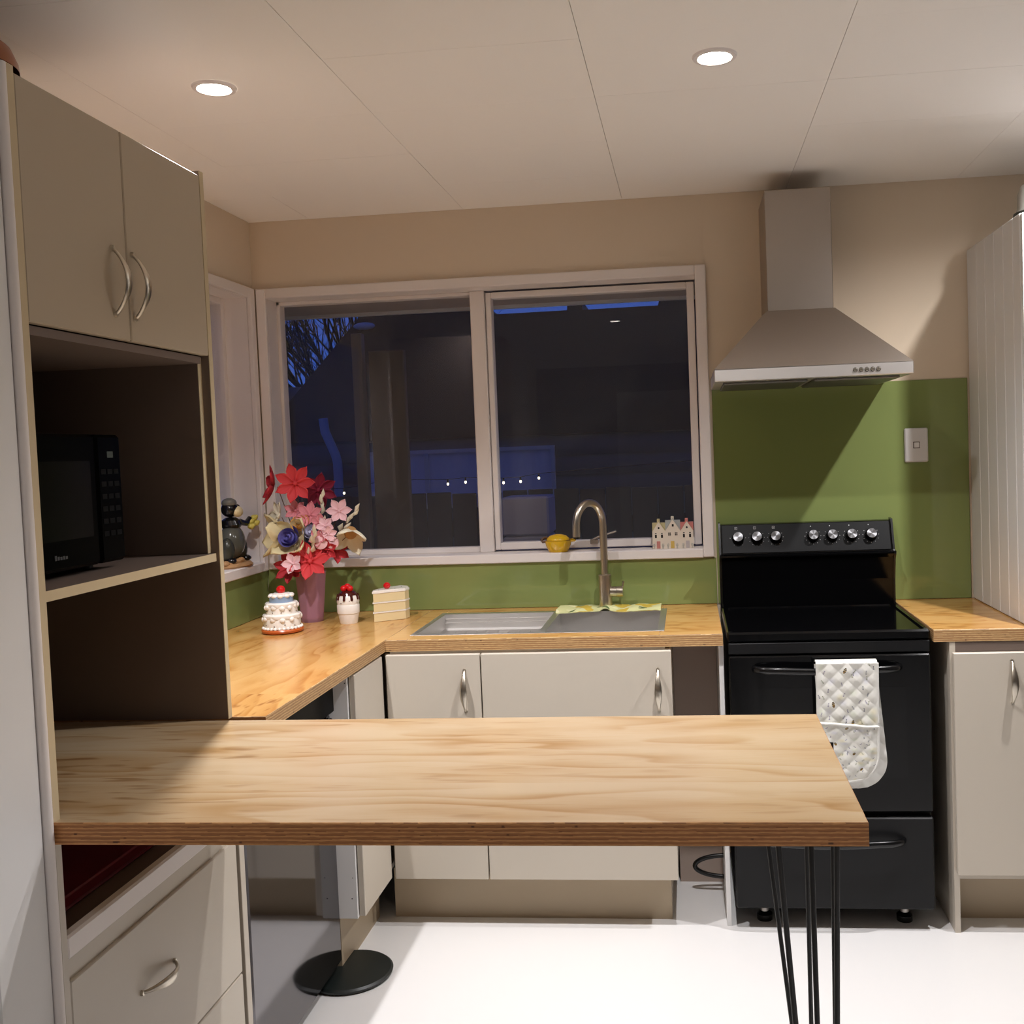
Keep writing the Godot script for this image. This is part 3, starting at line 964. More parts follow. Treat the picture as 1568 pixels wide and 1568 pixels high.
# ---------------------------------------------------------------- stove
func stove():
	var x0 := 1.685
	var x1 := 2.281
	var t := thing("stove", "freestanding black electric stove with raised control panel between the two benches", "stove", V(1.983, 0, 0.3))
	part("body", mb(t).use(M.blacksatin).b(x0 + 0.004, x1 - 0.004, 0.066, 0.886, 0.03, 0.575, 0.003), t)
	# hob frame and glass
	var m := mb(t).use(M.blackgloss)
	m.b(x0, x1, 0.884, 0.914, 0.582, 0.600, 0.006)
	m.b(x0, x0 + 0.02, 0.884, 0.914, 0.09, 0.582, 0.005)
	m.b(x1 - 0.02, x1, 0.884, 0.914, 0.09, 0.582, 0.005)
	m.b(x0 + 0.02, x1 - 0.02, 0.884, 0.914, 0.09, 0.112, 0.005)
	part("hob_frame", m, t)
	part("hob_glass", mb(t).use(M.blackgloss).b(x0 + 0.02, x1 - 0.02, 0.886, 0.9085, 0.112, 0.582), t)
	# guard: side profile extruded across
	var prof := PackedVector2Array([Vector2(0.02, 0.90), Vector2(0.075, 0.90), Vector2(0.078, 1.0), Vector2(0.095, 1.075), Vector2(0.108, 1.088), Vector2(0.108, 1.094), Vector2(0.085, 1.097), Vector2(0.048, 1.198), Vector2(0.02, 1.20)])
	var tf := Transform3D(Basis(V(0, 0, 1), V(0, 1, 0), V(1, 0, 0)), V(x0 + 0.006, 0, 0))
	part("splash_guard", mb(t).use(M.blackgloss).prism(prof, x1 - x0 - 0.012, tf), t)
	var prof2 := PackedVector2Array([Vector2(0.018, 0.895), Vector2(0.079, 0.895), Vector2(0.082, 1.0), Vector2(0.098, 1.073), Vector2(0.112, 1.087), Vector2(0.112, 1.097), Vector2(0.088, 1.10), Vector2(0.052, 1.204), Vector2(0.018, 1.206)])
	for xx in [x0 - 0.002, x1 - 0.005]:
		part("end_cap", mb(t).use(M.black).prism(prof2, 0.007, Transform3D(tf.basis, V(xx, 0, 0))), t)
	# sloping fascia with its own plane: local frame
	var ax := V(1, 0, 0)
	var up := V(0, 0.101, -0.037).normalized()
	var nn := ax.cross(up).normalized()
	var c0 := V(x0 + 0.006, 1.097, 0.085)
	var fr := Transform3D(Basis(ax, up, nn), c0)
	var fm := mb(t).use(mat(c8(11, 11, 12), 0.45, 0.0, 0.3))
	fm.xf = fr
	fm.b(0.004, x1 - x0 - 0.016, 0.003, 0.105, 0.0, 0.003, 0.001)
	var fas := part("control_panel", fm, t)
	var kx := [1.75, 1.815, 1.88, 2.009, 2.074, 2.140, 2.206]
	var metal := mat(c8(120, 120, 122), 0.34, 1.0)
	metal.anisotropy_enabled = true
	metal.anisotropy = 0.8
	for i in 7:
		var lx: float = kx[i] - c0.x
		var ly := 0.056
		var km := mb(t)
		km.xf = fr * Transform3D(Basis(V(1, 0, 0), V(0, 0, 1), V(0, -1, 0)), V(lx, ly, 0.003))
		km.use(M.black).lathe(Vector3.ZERO, [Vector2(0.021, 0.0), Vector2(0.021, 0.005), Vector2(0.0185, 0.009), Vector2(0.0175, 0.024), Vector2(0.0165, 0.0255)], 28)
		km.use(metal).lathe(Vector3.ZERO, [Vector2(0.0165, 0.0256), Vector2(0.0, 0.0256)], 28)
		part("knob", km, t, "black knob with a spun metal face")
		var dm := mb(fas).use(M.mark)
		dm.xf = fr
		for k in 9:
			var a := deg_to_rad(-215.0 + 250.0 * k / 8.0)
			if i == 0 and k % 2 == 0:
				continue
			dm.b(lx + cos(a) * 0.027 - 0.0009, lx + cos(a) * 0.027 + 0.0009, ly + sin(a) * 0.027 - 0.0009, ly + sin(a) * 0.027 + 0.0009, 0.003, 0.0034)
		var iy := ly + 0.037
		if i < 3:
			dm.b(lx - 0.010, lx - 0.001, iy - 0.0045, iy - 0.0035, 0.003, 0.0034).b(lx - 0.010, lx - 0.001, iy + 0.0035, iy + 0.0045, 0.003, 0.0034).b(lx - 0.010, lx - 0.009, iy - 0.0035, iy + 0.0035, 0.003, 0.0034).b(lx - 0.002, lx - 0.001, iy - 0.0035, iy + 0.0035, 0.003, 0.0034).b(lx - 0.0065, lx - 0.0045, iy - 0.001, iy + 0.001, 0.003, 0.0034)
		else:
			dm.b(lx - 0.0075, lx - 0.0045, iy - 0.0015, iy + 0.0015, 0.003, 0.0036)
		part("dial_marks", dm, fas)
	# front: top rail, oven door, drawer
	part("front_rail", mb(t).use(M.blacksatin).b(x0 + 0.002, x1 - 0.002, 0.846, 0.882, 0.575, 0.597, 0.003), t)
	var d := part("oven_door", mb(t).use(M.blackgloss).b(x0 + 0.003, x1 - 0.003, 0.365, 0.842, 0.575, 0.603, 0.004), t)
	part("oven_window", mb(d).use(mat(c8(8, 8, 9), 0.1, 0.0, 0.4)).b(x0 + 0.075, x1 - 0.075, 0.47, 0.745, 0.603, 0.6036), d)
	bar_handle(d, 1.762, 2.190, 0.806, 0.603, 0.046)
	d = part("storage_drawer", mb(t).use(M.blacksatin).b(x0 + 0.003, x1 - 0.003, 0.068, 0.350, 0.575, 0.603, 0.005), t)
	bar_handle(d, 1.762, 2.190, 0.283, 0.603, 0.044)
	for x in [1.777, 2.202]:
		m = mb(t).use(M.steel).lathe(V(x, 0, 0.52), [Vector2(0.013, 0.028), Vector2(0.016, 0.066)], 16)
		m.use(M.black).lathe(V(x, 0, 0.52), [Vector2(0.0, 0.0), Vector2(0.024, 0.0), Vector2(0.024, 0.018), Vector2(0.013, 0.028)], 16)
		part("foot", m, t)
	for x in [1.777, 2.202]:
		part("foot", mb(t).use(M.black).lathe(V(x, 0, 0.1), [Vector2(0.0, 0.0), Vector2(0.022, 0.0), Vector2(0.02, 0.066)], 12), t)

func bar_handle(parent: Node, xa: float, xb: float, y: float, z: float, out: float):
	var m := mb(parent).use(M.black)
	var pts := [V(xa, y - 0.002, z - 0.001), V(xa + 0.012, y, z + out * 0.55), V(xa + 0.04, y, z + out * 0.85)]
	for i in 9:
		var t := float(i) / 8.0
		pts.append(V(lerpf(xa + 0.08, xb - 0.08, t), y - 0.004 * sin(PI * t), z + out * (0.95 + 0.05 * sin(PI * t))))
	pts.append(V(xb - 0.04, y, z + out * 0.85))
	pts.append(V(xb - 0.012, y, z + out * 0.55))
	pts.append(V(xb, y - 0.002, z - 0.001))
	m.tube(pts, [0.011], [0.008], 12, V(0, 1, 0))
	part("handle", m, parent)

# ---------------------------------------------------------------- range hood
func hood():
	var t := thing("range_hood", "stainless steel chimney range hood on the wall above the stove", "range hood", V(1.975, 1.68, 0.0))
	var cx0 := 1.860
	var cx1 := 2.072
	var zc := 0.265
	part("flue", mb(t).use(M.steel2).b(cx0, cx1, 1.905, 2.302, 0.001, zc, 0.002), t)
	# tapered canopy
	var x0 := 1.674
	var x1 := 2.276
	var zf := 0.48
	var yb := 1.713
	var yt := 1.912
	var m := mb(t).use(M.steel2)
	m.flat()
	var B := [V(x0, yb, 0.001), V(x1, yb, 0.001), V(x1, yb, zf), V(x0, yb, zf)]
	var T := [V(cx0 - 0.004, yt, 0.001), V(cx1 + 0.004, yt, 0.001), V(cx1 + 0.004, yt, zc + 0.004), V(cx0 - 0.004, yt, zc + 0.004)]
	var N := [V(0, 0, -1), V(1, 0.5, 0), V(0, 0.6, 1), V(-1, 0.5, 0)]
	for i in 4:
		var j := (i + 1) % 4
		m.q(B[i], B[j], T[j], T[i], N[i])
	m.q(T[0], T[1], T[2], T[3], Vector3.UP)
	part("canopy", m, t)
	part("fascia", mb(t).use(M.steel).b(x0, x1, 1.676, 1.7135, 0.007, zf, 0.0025), t, "brushed steel front band")
	for i in 5:
		var x := 2.102 + i * 0.0173
		m = mb(t)
		m.xf = Transform3D(Basis(V(1, 0, 0), V(0, 0, 1), V(0, -1, 0)), V(x, 1.694, zf))
		m.use(mat(c8(70, 66, 62), 0.4)).lathe(Vector3.ZERO, [Vector2(0.0075, 0), Vector2(0.0072, 0.0008), Vector2(0.0058, 0.0008)], 14)
		m.use(M.nickel).lathe(Vector3.ZERO, [Vector2(0.0058, 0), Vector2(0.0055, 0.004), Vector2(0.0045, 0.0048), Vector2(0, 0.0048)], 14)
		part("button", m, t)
	# underside filters
	part("filter", mb(t).use(mat(c8(120, 118, 112), 0.45, 1.0)).b(x0 + 0.03, 1.965, 1.668, 1.677, 0.05, zf - 0.06, 0.003), t)
	part("filter", mb(t).use(mat(c8(120, 118, 112), 0.45, 1.0)).b(1.985, x1 - 0.03, 1.668, 1.677, 0.05, zf - 0.06, 0.003), t)

# ---------------------------------------------------------------- grooved tall cabinet on the right bench
func tall_cabinet():
	var t := thing("tall_cabinet", "tall white cabinet with vertical grooved side panelling standing on the right bench", "cabinet", V(2.9, HB, 0.3))
	var m := mb(t).use(M.white)
	m.b(2.572, 3.34, HB + 0.001, 2.112, 0.008, 0.572)
	part("carcass", m, t)
	var ed := [0.008, 0.125, 0.222, 0.322, 0.418, 0.510, 0.578]
	for i in 6:
		part("plank", mb(t).use(M.white).b(2.561, 2.5725, HB + 0.001, 2.118, ed[i] + 0.0012, ed[i + 1] - 0.0012, 0.0035), t)
	part("door", mb(t).use(M.white).b(2.563, 2.95, HB + 0.004, 2.115, 0.5785, 0.596, 0.002), t)
	part("door", mb(t).use(M.white).b(2.953, 3.34, HB + 0.004, 2.115, 0.5785, 0.596, 0.002), t)
	# jar on top
	t = thing("glass_jar", "grey glass jar with a dark base on top of the white grooved cabinet", "jar", V(2.652, 2.118, 0.47))
	part("body", mb(t).use(mat(c8(170, 168, 160), 0.25)).lathe(V(2.652, 2.118, 0.47), [Vector2(0.066, 0.022), Vector2(0.062, 0.034), Vector2(0.060, 0.075), Vector2(0.052, 0.10), Vector2(0.03, 0.118), Vector2(0, 0.122)], 32), t)
	part("base_ring", mb(t).use(mat(c8(38, 40, 34), 0.4)).lathe(V(2.652, 2.118, 0.47), [Vector2(0.0, 0.0), Vector2(0.070, 0.0), Vector2(0.074, 0.008), Vector2(0.072, 0.020), Vector2(0.066, 0.023)], 32), t)

# ---------------------------------------------------------------- on the bench
func bench_objects():
	sink_and_tap()
	# three tier cake jar
	var at := V(0.222, HB, 0.415)
	var t := thing("cake_jar", "ceramic jar shaped like a three tier iced cake with a cherry on top", "jar", at)
	var icing := mat(c8(242, 236, 228), 0.16)
	var wob := func(p: Vector3) -> Vector3:
		var a := atan2(p.z, p.x)
		var k := 1.0 + 0.025 * sin(a * 9.0)
		return Vector3(p.x * k, p.y, p.z * k)
	part("plate", mb(t).use(mat(c8(190, 92, 40), 0.25)).lathe(at, [Vector2(0, 0), Vector2(0.060, 0.0), Vector2(0.067, 0.004), Vector2(0.069, 0.010), Vector2(0.066, 0.015), Vector2(0, 0.015)], 40), t, "terracotta brown base")
	var m := mb(t).use(icing)
	for k in 28:
		var a := TAU * k / 28.0
		m.ball(at + V(cos(a) * 0.062, 0.018, sin(a) * 0.062), V(0.0052, 0.0055, 0.0052), 8, 6)
	part("piping", m, t)
	var tiers := [["tier", 0.0605, 0.016, 0.062], ["tier", 0.051, 0.060, 0.100]]
	for q in tiers:
		var r: float = q[1]
		var y0: float = q[2]
		var y1: float = q[3]
		var tier := part(q[0], mb(t).use(icing).lathe(at, [Vector2(r * 0.98, y0), Vector2(r, y0 + 0.01), Vector2(r * 0.985, y1 - 0.006), Vector2(r * 0.93, y1), Vector2(0, y1 + 0.001)], 40), t)
		m = mb(tier).use(icing)
		for k in 12:
			var a := TAU * k / 12.0
			var dr := 0.010 + 0.006 * absf(sin(k * 2.3))
			m.ball(at + V(cos(a + 0.13) * r * 0.975, y1 - dr, sin(a + 0.13) * r * 0.975), V(0.011, 0.009, 0.011) * V(absf(sin(a + 0.13)) * 0.6 + 0.4, 1.0, absf(cos(a + 0.13)) * 0.6 + 0.4), 10, 7)
		m.lathe(at, [Vector2(r * 0.99, y1 - 0.014), Vector2(r * 1.035, y1 - 0.009), Vector2(r * 1.03, y1 - 0.002), Vector2(r * 0.95, y1 + 0.002), Vector2(0, y1 + 0.003)], 60, Vector2.ONE, wob)
		part("icing_drips", m, tier)
		m = mb(tier).use(mat(c8(92, 70, 52), 0.4))
		for k in 11:
			var a := TAU * k / 11.0 + y0 * 30.0
			m.ball(at + V(cos(a) * r * 1.0, y0 + 0.011 + 0.004 * (k % 2), sin(a) * r * 1.0), V(0.0022, 0.0022, 0.0022), 6, 4)
		part("sprinkles", m, tier)
	var top := part("tier", mb(t).use(mat(c8(140, 160, 186), 0.2)).lathe(at, [Vector2(0.0385, 0.098), Vector2(0.039, 0.103), Vector2(0.0385, 0.122), Vector2(0, 0.124)], 36), t, "blue top tier")
	m = mb(top).use(icing)
	for k in 10:
		var a := TAU * k / 10.0
		m.ball(at + V(cos(a) * 0.033, 0.123, sin(a) * 0.033), V(0.011, 0.007, 0.011), 10, 7)
	m.lathe(at, [Vector2(0.037, 0.118), Vector2(0.036, 0.126), Vector2(0.022, 0.131), Vector2(0, 0.132)], 30)
	part("icing_drips", m, top)
	var cherry := mat(c8(205, 22, 24), 0.12)
	part("cherry", mb(t).use(cherry).ball(at + V(0, 0.142, 0), V(0.0145, 0.0140, 0.0145), 18, 12), t)
	# sundae jar
	at = V(0.398, HB, 0.262)
	t = thing("sundae_jar", "small ceramic jar like an ice cream sundae with chocolate drips and red cherries", "jar", at)
	part("cup", mb(t).use(icing).lathe(at, [Vector2(0, 0), Vector2(0.029, 0.0), Vector2(0.0305, 0.003), Vector2(0.0355, 0.034), Vector2(0.0375, 0.036), Vector2(0.0385, 0.042), Vector2(0.0385, 0.064), Vector2(0.037, 0.067), Vector2(0, 0.067)], 36), t)
	part("ice_cream", mb(t).use(icing).lathe(at, [Vector2(0.0365, 0.067), Vector2(0.0385, 0.076), Vector2(0.036, 0.092), Vector2(0.028, 0.105), Vector2(0.015, 0.112), Vector2(0, 0.114)], 36), t)
	m = mb(t).use(mat(c8(70, 26, 20), 0.15))
	m.lathe(at, [Vector2(0.0335, 0.0985), Vector2(0.029, 0.1065), Vector2(0.016, 0.1135), Vector2(0, 0.1155)], 30)
	for k in 9:
		var a := TAU * k / 9.0 + 0.2
		var l := 0.012 + 0.012 * absf(sin(k * 1.7 + 0.6))
		var pts := []
		for j in 6:
			var y := 0.102 - l * j / 5.0
			var r := 0.0335 + 0.005 * minf(1.0, (0.104 - y) / 0.02)
			pts.append(at + V(cos(a) * r, y, sin(a) * r))
		m.tube(pts, [0.005, 0.005, 0.0046, 0.0046, 0.005, 0.004], [0.003], 8, V(-sin(a), 0, cos(a)))
	part("chocolate_sauce", m, t)
	for p in [V(0, 0.127, 0), V(-0.010, 0.122, 0.010), V(0.011, 0.121, 0.007), V(0.002, 0.120, -0.011)]:
		part("cherry", mb(t).use(cherry).ball(at + p, V(0.0115, 0.011, 0.0115), 14, 10), t)
	m = mb(t).use(mat(c8(70, 60, 54), 0.4))
	for k in 8:
		var a := TAU * k / 8.0 + 0.35
		m.ball(at + V(cos(a) * 0.0385, 0.074 + 0.006 * (k % 2), sin(a) * 0.0385), V(0.0018, 0.0018, 0.0018), 6, 4)
	part("sprinkles", m, t)
	# cake slice
	var p0 := V(0.470, HB, 0.262)   # tip on the bench, towards the room
	t = thing("cake_slice_jar", "ceramic jar shaped like a wedge of layered cake with one cherry", "jar", V(0.52, HB, 0.20))
	var tip := Vector2(0.487, 0.262)
	var fr := Vector2(0.583, 0.198)
	var wedge := PackedVector2Array([tip, fr, Vector2(0.588, 0.165), Vector2(0.575, 0.135), Vector2(0.545, 0.118), Vector2(0.505, 0.160), Vector2(0.480, 0.235)])
	var tf := func(y: float) -> Transform3D: return Transform3D(Basis(V(1, 0, 0), V(0, 0, 1), V(0, 1, 0)), V(0, y, 0))
	var cen := Vector2(0.535, 0.19)
	var grow := func(k: float) -> PackedVector2Array:
		var o := PackedVector2Array()
		for p in wedge:
			o.append(cen + (p - cen) * k)
		return o
	var sponge := mat(c8(228, 208, 160), 0.5)
	var nz := noise(77, 2)
	for k in 3:
		var y0 := HB + 0.001 + k * 0.034
		part("sponge_layer", mb(t).use(sponge).prism(grow.call(0.985), 0.031, tf.call(y0)), t)
	for k in 2:
		part("cream_layer", mb(t).use(icing).prism(grow.call(1.03), 0.0045, tf.call(HB + 0.030 + k * 0.034)), t)
	m = mb(t).use(icing)
	m.prism(grow.call(1.03), 0.007, tf.call(HB + 0.099))
	m.prism(grow.call(0.985), 0.003, tf.call(HB + 0.106))
	var ict := part("icing_top", m, t)
	m = mb(ict).use(mat(c8(70, 60, 54), 0.4))
	for p in [Vector2(0.50, 0.235), Vector2(0.548, 0.20), Vector2(0.56, 0.16), Vector2(0.52, 0.18)]:
		m.ball(V(p.x, HB + 0.109, p.y), V(0.0022, 0.0016, 0.0022), 6, 4)
	part("sprinkles", m, ict)
	part("cherry", mb(t).use(cherry).ball(V(0.521, HB + 0.120, 0.205), V(0.0125, 0.0115, 0.0125), 16, 10), t)

func sink_and_tap():
	var t := thing("sink", "stainless steel sink with a left drainer tray set in the plywood bench", "sink", V(1.09, HB - 0.18, 0.31))
	var y := HB + 0.0012
	var X0 := 0.689
	var X1 := 1.495
	var Z0 := 0.095
	var Z1 := 0.5375
	# flange with two openings
	var m := mb(t).use(M.sink)
	m.flat()
	var a0 := 0.706
	var a1 := 1.098
	var b0 := 1.120
	var b1 := 1.474
	var z0 := 0.128
	var z1 := 0.520
	m.b(X0, X1, HB + 0.0001, y, Z0, z0, 0.0005)
	m.b(X0, X1, HB + 0.0001, y, z1, Z1, 0.0005)
	m.b(X0, a0, HB + 0.0001, y, z0, z1, 0.0005)
	m.b(a1, b0, HB - 0.02, y, z0, z1, 0.0005)
	m.b(b1, X1, HB + 0.0001, y, z0, z1, 0.0005)
	part("rim", m, t)
	var yd := HB - 0.055
	m = mb(t).use(M.sink)
	basin(m, a0, a1, z0, z1, y - 0.001, yd)
	# step along the back and ribs in the tray
	m.b(a0, a1, HB - 0.030, HB - 0.0265, z0, z0 + 0.012, 0.001)
	m.b(a0, a1, HB - 0.017, HB - 0.0145, z0, z0 + 0.006, 0.001)
	for k in 9:
		m.b(a0 + 0.04 + k * 0.038, a0 + 0.050 + k * 0.038, yd, yd + 0.003, z0 + 0.05, z1 - 0.03, 0.0014)
	part("drainer_tray", m, t)
	m = mb(t).use(M.sink)
	basin(m, b0, b1, z0, z1, y - 0.001, HB - 0.185)
	m.use(M.steel).lathe(V(0.5 * (b0 + b1), HB - 0.1848, 0.30), [Vector2(0.0, 0.002), Vector2(0.03, 0.0015), Vector2(0.042, 0.003), Vector2(0.045, 0.0)], 24)
	part("bowl", m, t)
	# tap
	var bx := 1.277
	var bz := 0.072
	t = thing("mixer_tap", "tall brushed steel gooseneck kitchen mixer tap behind the sink", "tap", V(bx, HB, bz))
	part("base", mb(t).use(M.nickel).lathe(V(bx, HB, bz), [Vector2(0.0, 0.0), Vector2(0.0255, 0.0), Vector2(0.0255, 0.004), Vector2(0.0235, 0.005), Vector2(0.0235, 0.122), Vector2(0.0215, 0.124), Vector2(0.012, 0.125)], 32), t)
	var pts := [V(bx, HB + 0.12, bz), V(bx, HB + 0.25, bz), V(bx, HB + 0.305, bz)]
	var dir := V(-0.085, 0, 0.095)     # from column to spout
	var rr := dir.length() * 0.5
	for i in range(1, 17):
		var a := PI * i / 16.0
		pts.append(V(bx, HB + 0.305, bz) + dir * (0.5 - 0.5 * cos(a)) + V(0, sin(a) * rr * 1.22, 0))
	pts.append(V(bx, HB + 0.268, bz) + dir)
	part("spout", mb(t).use(M.nickel).tube(pts, [0.0135], [0.0135], 20), t)
	part("aerator", mb(t).use(M.black).rod(V(bx, HB + 0.269, bz) + dir, V(bx, HB + 0.262, bz) + dir, 0.0125, 0.012, 18), t)
	m = mb(t).use(M.nickel)
	m.tube([V(bx + 0.018, HB + 0.062, bz), V(bx + 0.040, HB + 0.062, bz), V(bx + 0.0405, HB + 0.062, bz)], [0.0185], [0.0185], 20)
	m.tube([V(bx + 0.0415, HB + 0.062, bz), V(bx + 0.063, HB + 0.062, bz)], [0.019], [0.019], 20)
	m.tube([V(bx + 0.060, HB + 0.070, bz), V(bx + 0.066, HB + 0.098, bz - 0.002)], [0.0035], [0.0035], 10)
	part("lever", m, t)
	# lemon cloth along the back of the sink
	var img := Image.create(512, 96, false, Image.FORMAT_RGB8)
	img.fill(c8(206, 206, 150))
	rng.seed = 5
	for k in 26:
		var cx := rng.randi_range(0, 511)
		var cy := rng.randi_range(4, 92)
		var lemon := k % 3 == 0
		var rx := 34.0 if lemon else 22.0
		var ry := 17.0 if lemon else 6.0
		var an := rng.randf_range(-0.6, 0.6)
		var col: Color = c8(196, 168, 62) if lemon else c8(92, 108, 62) if k % 3 == 1 else c8(226, 222, 178)
		for yy in range(maxi(0, cy - 36), mini(96, cy + 36)):
			for xx in range(maxi(0, cx - 36), mini(512, cx + 36)):
				var d := Vector2(xx - cx, yy - cy).rotated(an)
				if (d.x / rx) ** 2 + (d.y / ry) ** 2 < 1.0:
					img.set_pixel(xx, yy, col)
	var lm := tmat(tex(img), 0.9)
	m = MB.new(V(1.29, HB, 0.1)).use(lm)
	var f := func(u: float, w: float, up: float) -> Vector3:
		var x := lerpf(1.108, 1.474, u)
		var zz := lerpf(0.030, 0.155 - 0.022 * exp(-pow((u - 0.50) / 0.09, 2.0)) + 0.012 * sin(u * 11.0 + 1.0), w)
		var yy := HB + 0.0035 + 0.004 * sin(u * 26.0 + w * 2.0) * (0.3 + w * 0.7) + 0.003 + 0.008 * exp(-pow((u - 0.47) / 0.05, 2.0)) * w
		if w > 0.85:
			yy -= (w - 0.85) * 0.05
		return V(x, maxf(yy, HB + 0.0018) + up, zz)
	m.sheet(90, 14, func(u, w): return f.call(u, w, 0.003), V(0, 1, 0))
	m.sheet(90, 14, func(u, w): return f.call(u, w, 0.0), V(0, -1, 0))
	for e in [0.0, 1.0]:
		m.sheet(90, 1, func(u, s): return f.call(u, e, 0.003 * s), V(0, 0, 1 if e > 0.5 else -1))
		m.sheet(14, 1, func(w, s): return f.call(e, w, 0.003 * s), V(1 if e > 0.5 else -1, 0, 0))
	solo("sink_cloth", m, V(1.29, HB, 0.1), "lemon and leaf patterned cloth strip lying behind the sink around the tap", "cloth")

func basin(m: MB, x0: float, x1: float, z0: float, z1: float, yt: float, yb: float):
	# open box seen from inside, with a small radius at the bottom
	m.flat()
	var r := 0.006
	var T := [V(x0, yt, z0), V(x1, yt, z0), V(x1, yt, z1), V(x0, yt, z1)]
	var S := [V(x0, yb + r, z0), V(x1, yb + r, z0), V(x1, yb + r, z1), V(x0, yb + r, z1)]
	var B := [V(x0 + r, yb, z0 + r), V(x1 - r, yb, z0 + r), V(x1 - r, yb, z1 - r), V(x0 + r, yb, z1 - r)]
	var N := [V(0, 0, 1), V(-1, 0, 0), V(0, 0, -1), V(1, 0, 0)]
	for i in 4:
		var j := (i + 1) % 4
		m.q(T[i], T[j], S[j], S[i], N[i])
		m.q(S[i], S[j], B[j], B[i], N[i] + Vector3.UP)
	m.q(B[0], B[1], B[2], B[3], Vector3.UP)
	# outside skin
	m.b(x0 - 0.002, x0 - 0.001, yb - 0.002, yt - 0.002, z0, z1)
	m.b(x1 + 0.001, x1 + 0.002, yb - 0.002, yt - 0.002, z0, z1)
	m.b(x0, x1, yb - 0.003, yb - 0.002, z0, z1)

